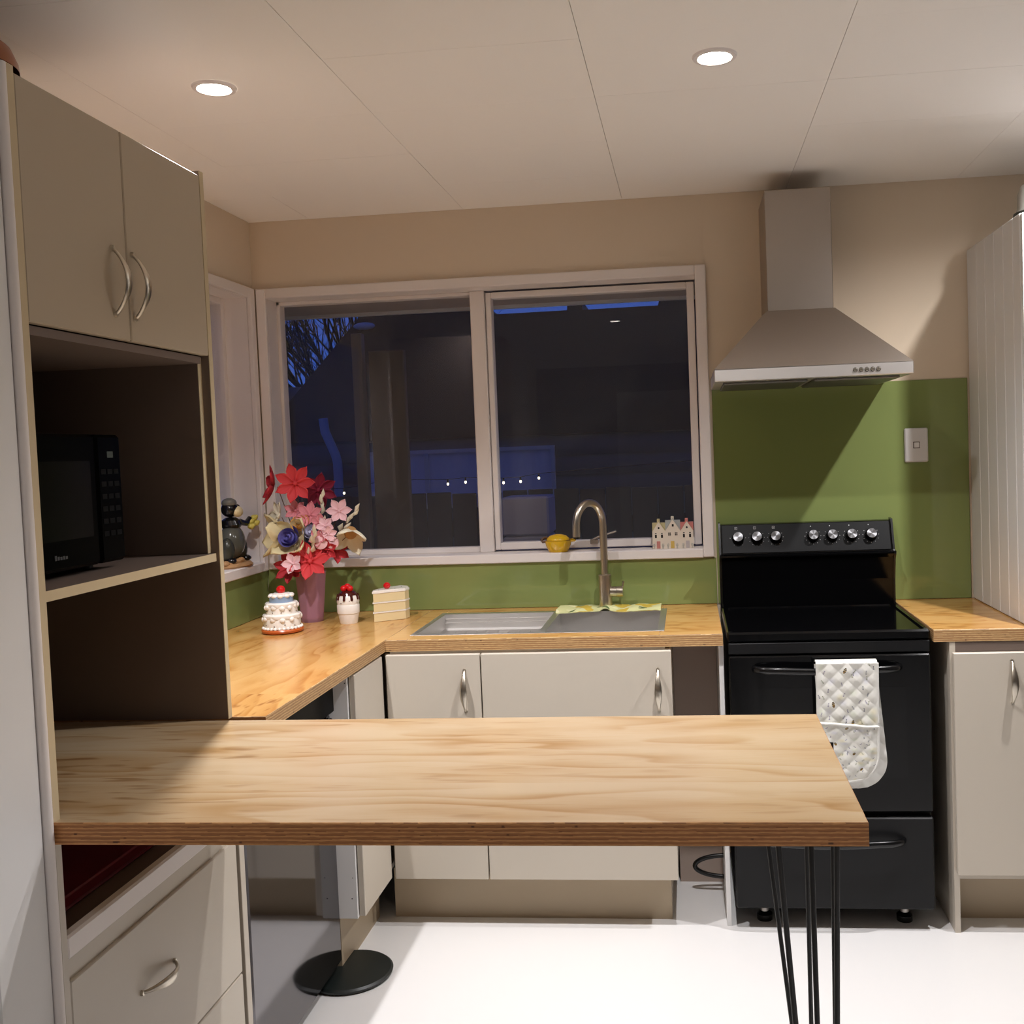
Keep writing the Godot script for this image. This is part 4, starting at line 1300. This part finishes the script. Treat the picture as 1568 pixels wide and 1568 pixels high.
# ---------------------------------------------------------------- on the sills
func sill_objects():
	var ys := 1.1135
	# yellow pot
	var at := V(1.104, ys, -0.012)
	var t := thing("casserole_dish", "small yellow ceramic casserole dish with lid on the window sill", "dish", at)
	var yel := mat(c8(222, 176, 30), 0.14)
	part("pot", mb(t).use(yel).lathe(at, [Vector2(0, 0), Vector2(0.032, 0.0), Vector2(0.036, 0.003), Vector2(0.046, 0.026), Vector2(0.049, 0.042), Vector2(0.0465, 0.042), Vector2(0.03, 0.036)], 40, Vector2(1.0, 0.85)), t)
	part("lid", mb(t).use(yel).lathe(at, [Vector2(0.043, 0.043), Vector2(0.041, 0.050), Vector2(0.030, 0.060), Vector2(0.012, 0.065), Vector2(0, 0.0655)], 40, Vector2(1.0, 0.85)), t)
	part("handle", mb(t).use(yel).tube([at + V(0.044, 0.038, 0.004), at + V(0.060, 0.040, 0.006), at + V(0.061, 0.044, -0.006), at + V(0.044, 0.041, -0.012)], [0.006, 0.007, 0.007, 0.006], [0.0035], 8, V(0, 0, 1)), t)
	part("handle", mb(t).use(mat(c8(92, 62, 40), 0.4)).tube([at + V(-0.040, 0.040, 0.010), at + V(-0.055, 0.038, 0.012), at + V(-0.062, 0.044, 0.0), at + V(-0.050, 0.052, -0.006), at + V(-0.034, 0.052, 0.0)], [0.006], [0.0045], 8, V(0, 0, 1)), t, "brown knotted handle at the left")
	# terrace of three houses
	t = thing("house_ornament", "white ceramic ornament of three gabled townhouses on the window sill", "ornament", V(1.522, ys, -0.03))
	var cream := mat(c8(226, 214, 198), 0.35)
	var z := -0.012
	var dep := 0.045
	var x0 := 1.448
	var wds := [0.047, 0.054, 0.047]
	var hs := [0.066, 0.068, 0.066]
	var ap := [0.098, 0.106, 0.098]
	var roofc := [mat(c8(198, 184, 140), 0.4), mat(c8(176, 178, 174), 0.4), mat(c8(206, 130, 122), 0.4)]
	var doorc := [mat(c8(200, 130, 120), 0.5), mat(c8(214, 180, 96), 0.5), mat(c8(190, 180, 178), 0.5)]
	var x := x0
	for k in 3:
		var w: float = wds[k]
		var cx := x + w * 0.5
		var fac := PackedVector2Array([Vector2(x, ys), Vector2(x + w, ys), Vector2(x + w, ys + hs[k]), Vector2(cx, ys + ap[k]), Vector2(x, ys + hs[k])])
		part("facade", mb(t).use(cream).prism(fac, -0.006, Transform3D(Basis.IDENTITY, V(0, 0, z))), t)
		part("rear", mb(t).use(cream).b(x, x + w, ys, ys + hs[k] - 0.002, z - dep, z - 0.006), t)
		var r := mb(t).use(roofc[k])
		var yy: float = ys + hs[k]
		# gable slopes running back into a cross roof
		r.prism(PackedVector2Array([Vector2(x, yy), Vector2(x + w, yy), Vector2(x + w, ys + ap[k] - 0.004), Vector2(x, ys + ap[k] - 0.004)]), -0.022, Transform3D(Basis.IDENTITY, V(0, 0, z - 0.014)))
		for sgn in [-1.0, 1.0]:
			var e := V(cx + sgn * w * 0.5, yy - 0.002, z + 0.002)
			var a := V(cx, ys + ap[k] + 0.001, z + 0.002)
			var bk := V(0, 0, -0.018)
			var th := V(0, 0.004, 0)
			r.flat()
			r.q(e + th, a + th, a + th + bk, e + th + bk, V(sgn, 1, 0))
			r.q(e, a, a + th, e + th, V(0, 0, 1))
			r.q(e, a, a + bk, e + bk, V(-sgn, -1, 0))
			r.q(e, e + th, e + th + bk, e + bk, V(sgn, -1, 0))
		var rf := part("roof", r, t)
		part("chimney", mb(rf).use(roofc[k] if k != 1 else cream).b(cx - 0.006, cx + 0.005, ys + ap[k] - 0.006, ys + ap[k] + 0.011, z - 0.018, z - 0.006, 0.001), rf)
		# windows and door
		var wd := mb(t).use(M.dark)
		if k == 1:
			for ox in [-0.012, 0.012]:
				for i in 2:
					for j in 2:
						wd.b(cx + ox - 0.0048 + i * 0.0052, cx + ox - 0.0006 + i * 0.0052, ys + 0.048 + j * 0.0062, ys + 0.0525 + j * 0.0062, z, z + 0.0003)
			wd.b(cx - 0.003, cx + 0.004, ys + 0.080, ys + 0.089, z, z + 0.0003, 0.0)
		else:
			for ox in [-0.011, 0.011]:
				wd.b(cx + ox - 0.0035, cx + ox + 0.0035, ys + 0.040, ys + 0.052, z, z + 0.0003)
				wd.b(cx + ox - 0.003, cx + ox + 0.003, ys + 0.055, ys + 0.058, z, z + 0.0003)
			wd.prism(PackedVector2Array([Vector2(cx - 0.0038, ys + 0.076), Vector2(cx - 0.0018, ys + 0.0725), Vector2(cx + 0.0018, ys + 0.0725), Vector2(cx + 0.0038, ys + 0.076), Vector2(cx + 0.0018, ys + 0.0797), Vector2(cx - 0.0018, ys + 0.0797)]), 0.0003, Transform3D(Basis.IDENTITY, V(0, 0, z)))
		part("window", wd, t)
		var dx := cx + (-0.002 if k != 2 else 0.002)
		var dd := mb(t).use(doorc[k])
		dd.b(dx - 0.0065, dx + 0.0065, ys + 0.002, ys + 0.028, z, z + 0.0015, 0.0006)
		dd.b(dx - 0.0045, dx + 0.0045, ys + 0.004, ys + 0.013, z + 0.0015, z + 0.0022, 0.0003)
		dd.b(dx - 0.0045, dx + 0.0045, ys + 0.016, ys + 0.026, z + 0.0015, z + 0.0022, 0.0003)
		part("door", dd, t)
		var pl := mb(t).use(mat(c8(190, 184, 172), 0.5))
		for ox in [-0.016, 0.016]:
			pl.ball(V(dx + ox, ys + 0.013, z), V(0.0042, 0.007, 0.0022), 8, 6)
			pl.b(dx + ox - 0.003, dx + ox + 0.003, ys + 0.001, ys + 0.007, z, z + 0.002, 0.0008)
		part("topiary", pl, t)
		x += w
	# dark figurine on the left sill
	at = V(-0.035, ys, 0.205)
	t = thing("animal_figurine", "dark glazed animal figurine holding yellow roses on a rocky base on the left sill", "figurine", at)
	var rock := mat(c8(176, 134, 90), 0.6)
	var m := mb(t).use(rock)
	rng.seed = 91
	m.lathe(at, [Vector2(0, 0), Vector2(0.056, 0.0), Vector2(0.060, 0.006), Vector2(0.052, 0.016), Vector2(0, 0.020)], 20, Vector2(1.0, 1.7), func(p): return p * (1.0 + 0.05 * sin(atan2(p.z, p.x) * 7.0)))
	for k in 16:
		var a := rng.randf() * TAU
		var rr := rng.randf_range(0.4, 1.0)
		m.ball(at + V(cos(a) * 0.05 * rr, 0.016 + rng.randf() * 0.012, sin(a) * 0.085 * rr), V(0.013, 0.009, 0.017) * rng.randf_range(0.7, 1.2), 8, 6)
	part("rocky_base", m, t)
	var glaze := mat(c8(84, 84, 76), 0.14)
	var blk := mat(c8(22, 20, 20), 0.2)
	m = mb(t).use(glaze)
	m.ball(at + V(0, 0.090, 0.0), V(0.044, 0.062, 0.052), 22, 16)
	part("body", m, t)
	part("leg", mb(t).use(mat(c8(58, 58, 50), 0.25)).ball(at + V(0.006, 0.062, -0.052), V(0.024, 0.045, 0.026), 14, 10), t)
	part("leg", mb(t).use(mat(c8(58, 58, 50), 0.25)).ball(at + V(0.006, 0.062, 0.052), V(0.024, 0.045, 0.026), 14, 10), t)
	part("foot", mb(t).use(blk).ball(at + V(0.018, 0.026, -0.060), V(0.022, 0.012, 0.018), 12, 8), t)
	part("foot", mb(t).use(blk).ball(at + V(0.018, 0.026, 0.060), V(0.022, 0.012, 0.018), 12, 8), t)
	m = mb(t).use(blk)
	m.lathe(at, [Vector2(0.030, 0.138), Vector2(0.038, 0.150), Vector2(0.034, 0.166), Vector2(0.018, 0.176), Vector2(0, 0.178)], 18)
	part("shoulders", m, t)
	part("arm", mb(t).use(blk).tube([at + V(0.02, 0.158, -0.025), at + V(0.03, 0.150, -0.055), at + V(0.035, 0.168, -0.078)], [0.012, 0.010, 0.009], [0.012, 0.010, 0.009], 10), t)
	m = mb(t).use(blk)
	m.ball(at + V(0, 0.205, 0.005), V(0.030, 0.028, 0.032), 16, 12)
	m.ball(at + V(0.012, 0.206, -0.028), V(0.012, 0.016, 0.010), 10, 8)
	var hd := part("head", m, t)
	part("muzzle", mb(hd).use(mat(c8(226, 208, 160), 0.3)).ball(at + V(0.024, 0.196, -0.004), V(0.018, 0.020, 0.026), 14, 10), hd, "cream muzzle")
	part("cap", mb(hd).use(mat(c8(110, 108, 100), 0.12)).ball(at + V(0.0, 0.228, 0.008), V(0.026, 0.018, 0.026), 14, 10), hd, "shiny grey cap")
	m = mb(t).use(mat(c8(216, 202, 96), 0.4))
	for p in [V(0.038, 0.155, -0.078), V(0.050, 0.148, -0.094), V(0.044, 0.138, -0.066), V(0.046, 0.168, -0.090)]:
		m.ball(at + p, V(0.013, 0.011, 0.014), 10, 8)
		m.ball(at + p + V(0.008, 0.004, 0.0), V(0.008, 0.007, 0.008), 8, 6)
	part("roses", m, t)

# ---------------------------------------------------------------- vase of paper flowers
func flowers():
	var at := V(0.246, HB, 0.205)
	var t := thing("vase", "tall translucent mauve tapered vase in the bench corner holding paper flowers", "vase", at)
	var vm := mat(c8(206, 150, 172, 0.5), 0.3)
	vm.transparency = BaseMaterial3D.TRANSPARENCY_ALPHA
	var flute := func(p: Vector3) -> Vector3:
		var a := atan2(p.z, p.x)
		var k := 1.0 - 0.07 * absf(sin(a * 4.0))
		return V(p.x * k, p.y, p.z * k)
	part("body", mb(t).use(vm).lathe(at, [Vector2(0, 0.0), Vector2(0.039, 0.0), Vector2(0.041, 0.006), Vector2(0.0565, 0.172), Vector2(0.058, 0.178), Vector2(0.0545, 0.176), Vector2(0.039, 0.014), Vector2(0, 0.012)], 48, Vector2.ONE, flute), t)
	part("base", mb(t).use(mat(c8(176, 120, 142), 0.3)).lathe(at, [Vector2(0, 0.0145), Vector2(0.0375, 0.0145), Vector2(0.0395, 0.028), Vector2(0, 0.030)], 32), t)
	var red := mat(c8(206, 58, 62), 0.75)
	var redd := mat(c8(186, 40, 50), 0.75)
	var crim := mat(c8(132, 12, 48), 0.75)
	var pink := mat(c8(216, 132, 140), 0.75)
	var palepink := mat(c8(232, 186, 190), 0.75)
	var creamm := mat(c8(226, 216, 190), 0.75)
	var cream2 := mat(c8(222, 206, 160), 0.75)
	var blue := mat(c8(102, 96, 168), 0.75)
	var lav := mat(c8(196, 194, 216), 0.75)
	var peach := mat(c8(230, 182, 104), 0.75)
	var stemm := mat(c8(120, 88, 60), 0.7)
	M.leafdark = mat(c8(52, 40, 26), 0.8)
	for mm in [red, redd, crim, pink, palepink, creamm, cream2, blue, lav, peach]:
		mm.backlight_enabled = true
		mm.backlight = Color(0.25, 0.25, 0.25)
	var F := [
		# kind, centre, facing, radius, petals, material, label
		["star", V(0.212, 1.402, 0.215), V(0.25, 0.1, 1), 0.056, 7, red, "large coral red paper flower at the top facing the room"],
		["star", V(0.135, 1.395, 0.215), V(-0.95, 0.25, 0.5), 0.056, 6, redd, "coral red paper flower at upper left seen side on"],
		["star", V(0.268, 1.375, 0.15), V(0.5, -0.1, 0.9), 0.052, 7, crim, "dark crimson paper flower behind the top red one"],
		["star", V(0.202, 1.112, 0.262), V(-0.25, 0.25, 1), 0.048, 7, redd, "red paper flower low left hanging over the vase rim"],
		["star", V(0.272, 1.128, 0.268), V(0.2, 0.55, 1), 0.060, 7, red, "large red paper flower low at the front of the vase rim"],
		["star", V(0.345, 1.165, 0.215), V(0.8, 0.1, 0.6), 0.040, 6, redd, "small red paper flower low right under the pink blossoms"],
		["star", V(0.152, 1.288, 0.225), V(-0.8, 0.3, 0.7), 0.044, 6, creamm, "cream pleated paper flower at left below the red ones"],
		["star", V(0.205, 1.305, 0.205), V(0.1, 0.4, 1), 0.032, 6, pink, "pink paper flower in the middle under the top red flower"],
		["star", V(0.258, 1.288, 0.215), V(0.15, 0.5, 1), 0.038, 6, pink, "dusty pink paper star flower right of centre"],
		["star", V(0.358, 1.298, 0.195), V(0.3, 0.3, 1), 0.036, 6, palepink, "pale pink paper flower highest at the right"],
		["star", V(0.225, 1.128, 0.305), V(0.0, 0.3, 1), 0.030, 5, palepink, "small pale pink paper flower at the very front of the vase rim"],
		["star", V(0.300, 1.262, 0.235), V(0.3, 0.2, 1), 0.026, 5, pink, "small pink blossom above the pale pink cluster"],
		["star", V(0.322, 1.250, 0.24), V(0.2, 0.4, 1), 0.026, 5, palepink, "small pale pink blossom upper left of the cluster"],
		["star", V(0.335, 1.222, 0.25), V(0.4, 0.1, 1), 0.024, 5, palepink, "small pale pink blossom in the middle of the cluster"],
		["star", V(0.302, 1.212, 0.26), V(-0.1, 0.1, 1), 0.026, 5, pink, "small pink blossom at left of the cluster beside the rose"],
		["disc", V(0.312, 1.196, 0.265), V(0.1, 0.1, 1), 0.021, 1, palepink, "round pale pink paper blossom lower left in the cluster"],
		["disc", V(0.349, 1.193, 0.25), V(0.2, 0.1, 1), 0.019, 1, palepink, "round pale pink paper blossom lower right in the cluster"],
		["star", V(0.325, 1.172, 0.25), V(0.1, -0.2, 1), 0.034, 6, redd, "deep red small blossom behind the round pink ones"],
		["lily", V(0.405, 1.215, 0.225), V(0.10, -0.72, 0.68), 0.042, 4, creamm, "white paper bell flower at far right with a brown inside"],
		["spike", V(0.290, 1.300, 0.18), V(0.1, 1, 0.1), 0.050, 7, creamm, "upright cream paper bud spike behind the pink stars"],
		["spike", V(0.392, 1.262, 0.205), V(0.75, 0.85, 0.2), 0.050, 7, creamm, "slanted cream paper bud spike at right of the cluster"],
		["spike", V(0.286, 1.190, 0.275), V(0.35, 0.9, 0.5), 0.052, 7, creamm, "cream paper bud spike in front beside the rose"],
		["rose", V(0.202, 1.218, 0.275), V(-0.1, 0.35, 1), 0.034, 5, blue, "violet blue paper rose in a cream calla wrap at the centre"],
		["rose", V(0.228, 1.262, 0.235), V(0.0, 0.6, 1), 0.030, 5, peach, "peach orange paper rose above the violet one"],
		["rose", V(0.268, 1.234, 0.245), V(0.3, 0.5, 1), 0.026, 5, lav, "pale lavender paper rose right of the violet one"],
		["lily", V(0.150, 1.222, 0.235), V(-1, 0.1, 0.5), 0.050, 4, cream2, "cream paper lily open to the left"],
	]
	var k := 0
	for f in F:
		var c: Vector3 = f[1]
		var n: Vector3 = f[2].normalized()
		var r: float = f[3] * (1.32 if f[0] == "star" or f[0] == "lily" else 1.15)
		var mt: Material = f[5]
		var name_: String = {"star": "paper_flower", "disc": "paper_blossom", "lily": "paper_lily", "spike": "paper_bud_spike", "rose": "paper_rose"}[f[0]]
		var o := thing(name_, f[6], "flower", c, "folded paper flowers in the mauve vase")
		var up := V(0, 1, 0) if absf(n.y) < 0.9 else V(1, 0, 0)
		var ax := up.cross(n).normalized()
		var ay := n.cross(ax)
		var B := Basis(ax, ay, n)
		if f[0] == "star":
			for i in f[4]:
				var a: float = TAU * i / f[4] + k * 0.7
				part("petal", petal(mb(o).use(mt), c, B, a, r, PI / f[4] * 1.02), o)
			part("centre", mb(o).use(mt).ball(c + n * r * 0.10, Vector3.ONE * r * 0.12, 10, 6), o)
		elif f[0] == "disc":
			var m := mb(o).use(mt)
			m.xf = Transform3D(B, c)
			m.xf = Transform3D(B * Basis(V(1, 0, 0), PI / 2), c)
			m.lathe(Vector3.ZERO, [Vector2(0, -0.004), Vector2(r * 0.8, -0.003), Vector2(r, 0.001), Vector2(r * 0.75, 0.004), Vector2(0, 0.005)], 20)
			part("petal", m, o)
		elif f[0] == "lily":
			for i in f[4]:
				var a: float = TAU * i / f[4] + 0.4
				part("petal", petal(mb(o).use(mt), c - n * r * 0.35, B, a, r * 1.25, PI / f[4] * 1.1, 0.9), o)
			part("throat", mb(o).use(mat(c8(176, 132, 80), 0.8)).ball(c - n * r * 0.2, Vector3.ONE * r * 0.42, 12, 8), o)
		elif f[0] == "spike":
			for i in f[4]:
				var tt: float = float(i) / (f[4] - 1)
				var p: Vector3 = c + n * r * (tt * 2.0 - 0.9)
				var sd: Vector3 = (ax * cos(i * 2.4) + ay * sin(i * 2.4)) * r * 0.22 * (1.0 - tt * 0.7)
				var m := mb(o).use(mt)
				m.tube([p + sd * 0.2 - n * r * 0.25, p + sd, p + sd * 1.1 + n * r * 0.32], [r * 0.06, r * 0.17 * (1.1 - tt * 0.5), 0.0008], [r * 0.06, r * 0.13, 0.0008], 8)
				part("bud", m, o)
		else:
			# rolled rose: spiral of bent petals and a wrap round it
			var m := mb(o).use(mt)
			var turns := 3.2
			for side in [0.0, 1.0]:
				m.sheet(80, 3, func(u, w):
					var a: float = u * TAU * turns
					var rad: float = r * (0.10 + 0.85 * u)
					var hgt: float = r * (0.55 - 0.35 * u) + r * 0.06 * sin(a * 2.5)
					var rr: float = rad * (0.75 + 0.25 * w + (0.12 * w * w)) + side * 0.0008
					return c + B * V(cos(a) * rr, sin(a) * rr, -r * 0.5 + (hgt + r * 0.5) * w), n if side < 0.5 else -n)
			part("rolled_petal", m, o)
			part("cup", mb(o).use(mt).ball(c - n * r * 0.45, Vector3.ONE * r * 0.62, 14, 8), o)
			if f[5] == blue:
				for i in 4:
					var a: float = TAU * i / 4.0 + 0.9
					part("wrap_petal", petal(mb(o).use(cream2), c - n * r * 1.25, B, a, r * 2.1, PI / 4.0 * 1.1, 0.85), o, "cream wrapping petal")
		# stem down into the vase
		var foot := V(at.x + (c.x - at.x) * 0.12, HB + 0.035, at.z + (c.z - at.z) * 0.12)
		var neck := V(at.x + clampf((c.x - at.x) * 0.4, -0.030, 0.030), HB + 0.172, at.z + clampf((c.z - at.z) * 0.4, -0.030, 0.030))
		var top := c - n * r * 0.15
		var mid := neck.lerp(top, 0.55) + V(0, 0.012, 0) - n * 0.008
		part("stem", mb(o).use(stemm).tube([foot, neck, mid, top], [0.0016], [0.0016], 6), o)
		k += 1

func petal(m: MB, c: Vector3, B: Basis, a: float, r: float, half: float, cup := 0.38) -> MB:
	# pointed petal with a sharp fold down its middle and pleats, given a little thickness
	var f := func(u: float, w: float, th: float) -> Vector3:
		var s := w * 2.0 - 1.0
		var t := u
		var wid := 1.0 if t < 0.6 else 1.0 - pow((t - 0.6) / 0.4, 1.7)
		var ang := a + s * half * wid
		var rad := r * t * (1.0 - 0.10 * s * s)
		var z := r * cup * t * t + r * 0.16 * absf(s) * wid * (1.0 - 0.4 * t) + r * 0.035 * sin(absf(s) * 11.0) * wid * minf(1.0, t * 2.0)
		return c + B * V(cos(ang) * rad, sin(ang) * rad, z + th)
	m.sheet(8, 10, func(u, w): return f.call(u, w, 0.0), B.z)
	m.sheet(8, 10, func(u, w): return f.call(u, w, -0.0006), -B.z)
	return m

# ---------------------------------------------------------------- remaining small things
func small_things():
	# oven glove over the oven handle
	glove()
	# light switch
	var t := thing("light_switch", "white single rocker light switch plate on the green splashback", "switch", V(2.378, 1.454, 0.006))
	part("plate", mb(t).use(M.white).b(2.338, 2.418, 1.395, 1.514, 0.006, 0.015, 0.004), t)
	part("rocker", mb(t).use(mat(c8(236, 234, 232), 0.35)).b(2.369, 2.387, 1.446, 1.464, 0.015, 0.019, 0.002), t)
	part("rocker_gap", mb(t).use(mat(c8(120, 112, 106), 0.6)).b(2.3665, 2.3895, 1.4435, 1.4665, 0.0148, 0.0156), t)
	# black disc on the floor by the dishwasher
	t = thing("floor_disc", "flat round black disc with a low rim lying on the white floor by the dishwasher", "disc", V(0.572, 0, 0.90))
	var cc := V(0.572, 0, 0.90)
	var m := mb(t).use(mat(c8(26, 32, 31), 0.42))
	m.lathe(cc, [Vector2(0, 0.0), Vector2(0.11, 0.0), Vector2(0.1205, 0.005), Vector2(0.122, 0.011), Vector2(0.116, 0.016), Vector2(0.06, 0.019), Vector2(0, 0.020)], 56)
	part("disc", m, t)
	# cord of the stove
	var pts := []
	for i in 25:
		var a := PI * 0.5 + PI * i / 24.0
		pts.append(V(1.672 + cos(a) * 0.108, 0.088 + sin(a) * 0.036, 0.33))
	solo("power_cord", MB.new(V(1.64, 0.05, 0.33)).use(M.black).tube(pts, [0.008], [0.008], 8), V(1.64, 0.05, 0.33), "black power cord looping out beside the left of the stove", "cord")

func glove():
	var t := thing("oven_glove", "white quilted double oven glove with bee print hanging over the oven door handle", "oven glove", V(2.03, 0.45, 0.66))
	# print: sprigs, bees and soft colour patches on white cotton
	var W := 256
	var H := 512
	var img := Image.create(W, H, false, Image.FORMAT_RGB8)
	img.fill(c8(232, 230, 222))
	rng.seed = 17
	for k in 26:
		var cx := rng.randi_range(10, W - 10)
		var cy := rng.randi_range(10, H - 10)
		var col: Color = [c8(226, 214, 168), c8(206, 206, 220), c8(214, 220, 196)][k % 3]
		for yy in range(maxi(0, cy - 24), mini(H, cy + 24)):
			for xx in range(maxi(0, cx - 24), mini(W, cx + 24)):
				var d := Vector2(xx - cx, yy - cy).length() / 22.0
				if d < 1.0:
					img.set_pixel(xx, yy, img.get_pixel(xx, yy).lerp(col, 0.55 * (1.0 - d)))
	for k in 60:
		var cx := rng.randf_range(8, W - 8)
		var cy := rng.randf_range(8, H - 8)
		var an := rng.randf_range(-0.7, 0.7) - PI / 2
		var col: Color = [c8(96, 98, 112), c8(120, 112, 140), c8(122, 126, 96)][k % 3]
		for s in 16:
			for wv in range(-2, 3):
				var p := Vector2(cx, cy) + Vector2(s, 0).rotated(an) + Vector2(0, wv * (1.2 if s % 5 < 3 else 0.4)).rotated(an)
				if p.x >= 0 and p.y >= 0 and p.x < W and p.y < H and (s % 6) < 4:
					img.set_pixel(int(p.x), int(p.y), col)
	for bee in [[120, 30, 2.0], [70, 175, 1.4], [150, 255, 1.8], [60, 300, 2.2], [190, 395, 1.7]]:
		for s in range(-13, 14):
			for wv in range(-6, 7):
				if (s / 13.0) ** 2 + (wv / 6.0) ** 2 < 1.0:
					var p := Vector2(bee[0], bee[1]) + Vector2(s, wv).rotated(bee[2])
					if p.x >= 0 and p.y >= 0 and p.x < W and p.y < H:
						img.set_pixel(int(p.x), int(p.y), c8(40, 28, 20) if (s + 13) % 8 < 5 else c8(196, 150, 50))
		for s in range(-9, 10):
			for wv in range(-4, 5):
				if (s / 9.0) ** 2 + (wv / 4.0) ** 2 < 1.0:
					var p := Vector2(bee[0], bee[1]) + Vector2(wv, s).rotated(bee[2]) + Vector2(-4, 0).rotated(bee[2])
					if absf(wv) > 1 and p.x >= 0 and p.y >= 0 and p.x < W and p.y < H:
						img.set_pixel(int(p.x), int(p.y), c8(150, 142, 120))
	var print_m := tmat(tex(img), 0.9)
	var plain := mat(c8(232, 230, 224), 0.9)
	var x0 := 1.938
	var x1 := 2.114
	var ytop := 0.829
	# width of the hanging piece at height y (rounded mitt end)
	var quilt := func(x: float, y: float, amp: float) -> float:
		var a := (x + y) / 0.052
		var b := (x - y) / 0.052
		var da := absf(a - roundf(a))
		var db := absf(b - roundf(b))
		return amp * (sqrt(minf(1.0, da * 2.0)) * sqrt(minf(1.0, db * 2.0)))
	var zb := 0.606
	# back half, plain lining, a bit lower and to the right
	var outline := func(u: float, w: float, xa: float, xb: float, ya: float, yb2: float, rad: float) -> Vector2:
		var y := lerpf(ya, yb2, w)
		var inset := 0.0
		if y < yb2 + rad:
			var q := 1.0 - (y - yb2) / rad
			inset = rad * (1.0 - sqrt(maxf(0.0, 1.0 - q * q)))
		inset = minf(inset, (xb - xa) * 0.5 - 0.002)
		return Vector2(lerpf(xa + inset, xb - inset, u), y)
	var slab := func(m: MB, fn: Callable, th: float, nu: int, nv: int):
		# fn(u, w) -> Vector3 front; a second skin behind it and closed sides
		m.sheet(nu, nv, func(u, w): return fn.call(u, w), V(0, 0, 1))
		m.sheet(nu, nv, func(u, w): 
			var p: Vector3 = fn.call(u, w)
			return V(p.x, p.y, p.z - th), V(0, 0, -1))
		for e in [0.0, 1.0]:
			m.sheet(nv, 1, func(w, s):
				var p: Vector3 = fn.call(e, w)
				return V(p.x, p.y, p.z - th * s), V(1 if e > 0.5 else -1, 0, 0))
		m.sheet(nu, 1, func(u, s):
			var p: Vector3 = fn.call(u, 1.0)
			return V(p.x, p.y, p.z - th * s), V(0, -1, 0))
	var m := mb(t).use(plain)
	slab.call(m, func(u, w):
		var p: Vector2 = outline.call(u, w, lerpf(x0, x0 + 0.02, w), lerpf(x1 + 0.004, x1 + 0.030, minf(1.0, w * 1.3)), ytop - 0.01, 0.443, 0.085)
		return V(p.x, p.y, 0.624 - 0.008 * w + quilt.call(p.x * 0.9, p.y, 0.003)), 0.010, 50, 90)
	part("back_flap", m, t)
	# strip over the handle: quilted front
	m = mb(t).use(print_m)
	var front := func(u: float, w: float) -> Vector3:
		var p: Vector2 = outline.call(u, w, x0, x1, ytop, 0.470, 0.082)
		var zz := 0.664 - 0.022 * w
		var border := minf(1.0, minf(u, 1.0 - u) * 9.0)
		return V(p.x, p.y, zz + quilt.call(p.x, p.y, 0.0045) * border)
	slab.call(m, front, 0.010, 70, 140)
	part("front_flap", m, t)
	# top fold over the handle
	m = mb(t).use(print_m)
	m.sheet(40, 12, func(u, w):
		var a: float = PI * w
		return V(lerpf(x0, x1, u), ytop - 0.002 + 0.010 * sin(a), 0.643 + 0.021 * cos(a)), V(0, 1, 0))
	part("fold", m, t)
	# mitt pocket on the front
	m = mb(t).use(print_m)
	var pocket := func(u: float, w: float) -> Vector3:
		var p: Vector2 = outline.call(u, w, x0 + 0.004, x1 - 0.003, 0.648 + 0.006 * cos(u * 3.0), 0.476, 0.078)
		var border := minf(1.0, minf(minf(u, 1.0 - u), (1.0 - w) * 0.7) * 8.0)
		return V(p.x, p.y, 0.664 - 0.012 * w + 0.004 * border + quilt.call(p.x + 0.012, p.y, 0.0045) * border)
	slab.call(m, pocket, 0.008, 70, 70)
	part("mitt_pocket", m, t)
	# bindings
	m = mb(t).use(plain)
	var ring := []
	for i in 21:
		ring.append(pocket.call(i / 20.0, 0.0) + V(0, 0, 0.001))
	m.tube(ring, [0.0042], [0.0042], 8)
	ring = []
	for i in 41:
		ring.append(pocket.call(1.0, i / 40.0) + V(0.001, 0, -0.002))
	for i in 21:
		ring.append(pocket.call(1.0 - i / 20.0, 1.0) + V(0, -0.001, -0.002))
	for i in 41:
		ring.append(pocket.call(0.0, 1.0 - i / 40.0) + V(-0.001, 0, -0.002))
	m.tube(ring, [0.0046], [0.0046], 8)
	ring = []
	for i in 41:
		ring.append(front.call(1.0, i / 40.0 * 0.5) + V(0, 0, -0.004))
	m.tube(ring, [0.0045], [0.0045], 8)
	part("binding", m, t, "plain white bias binding")
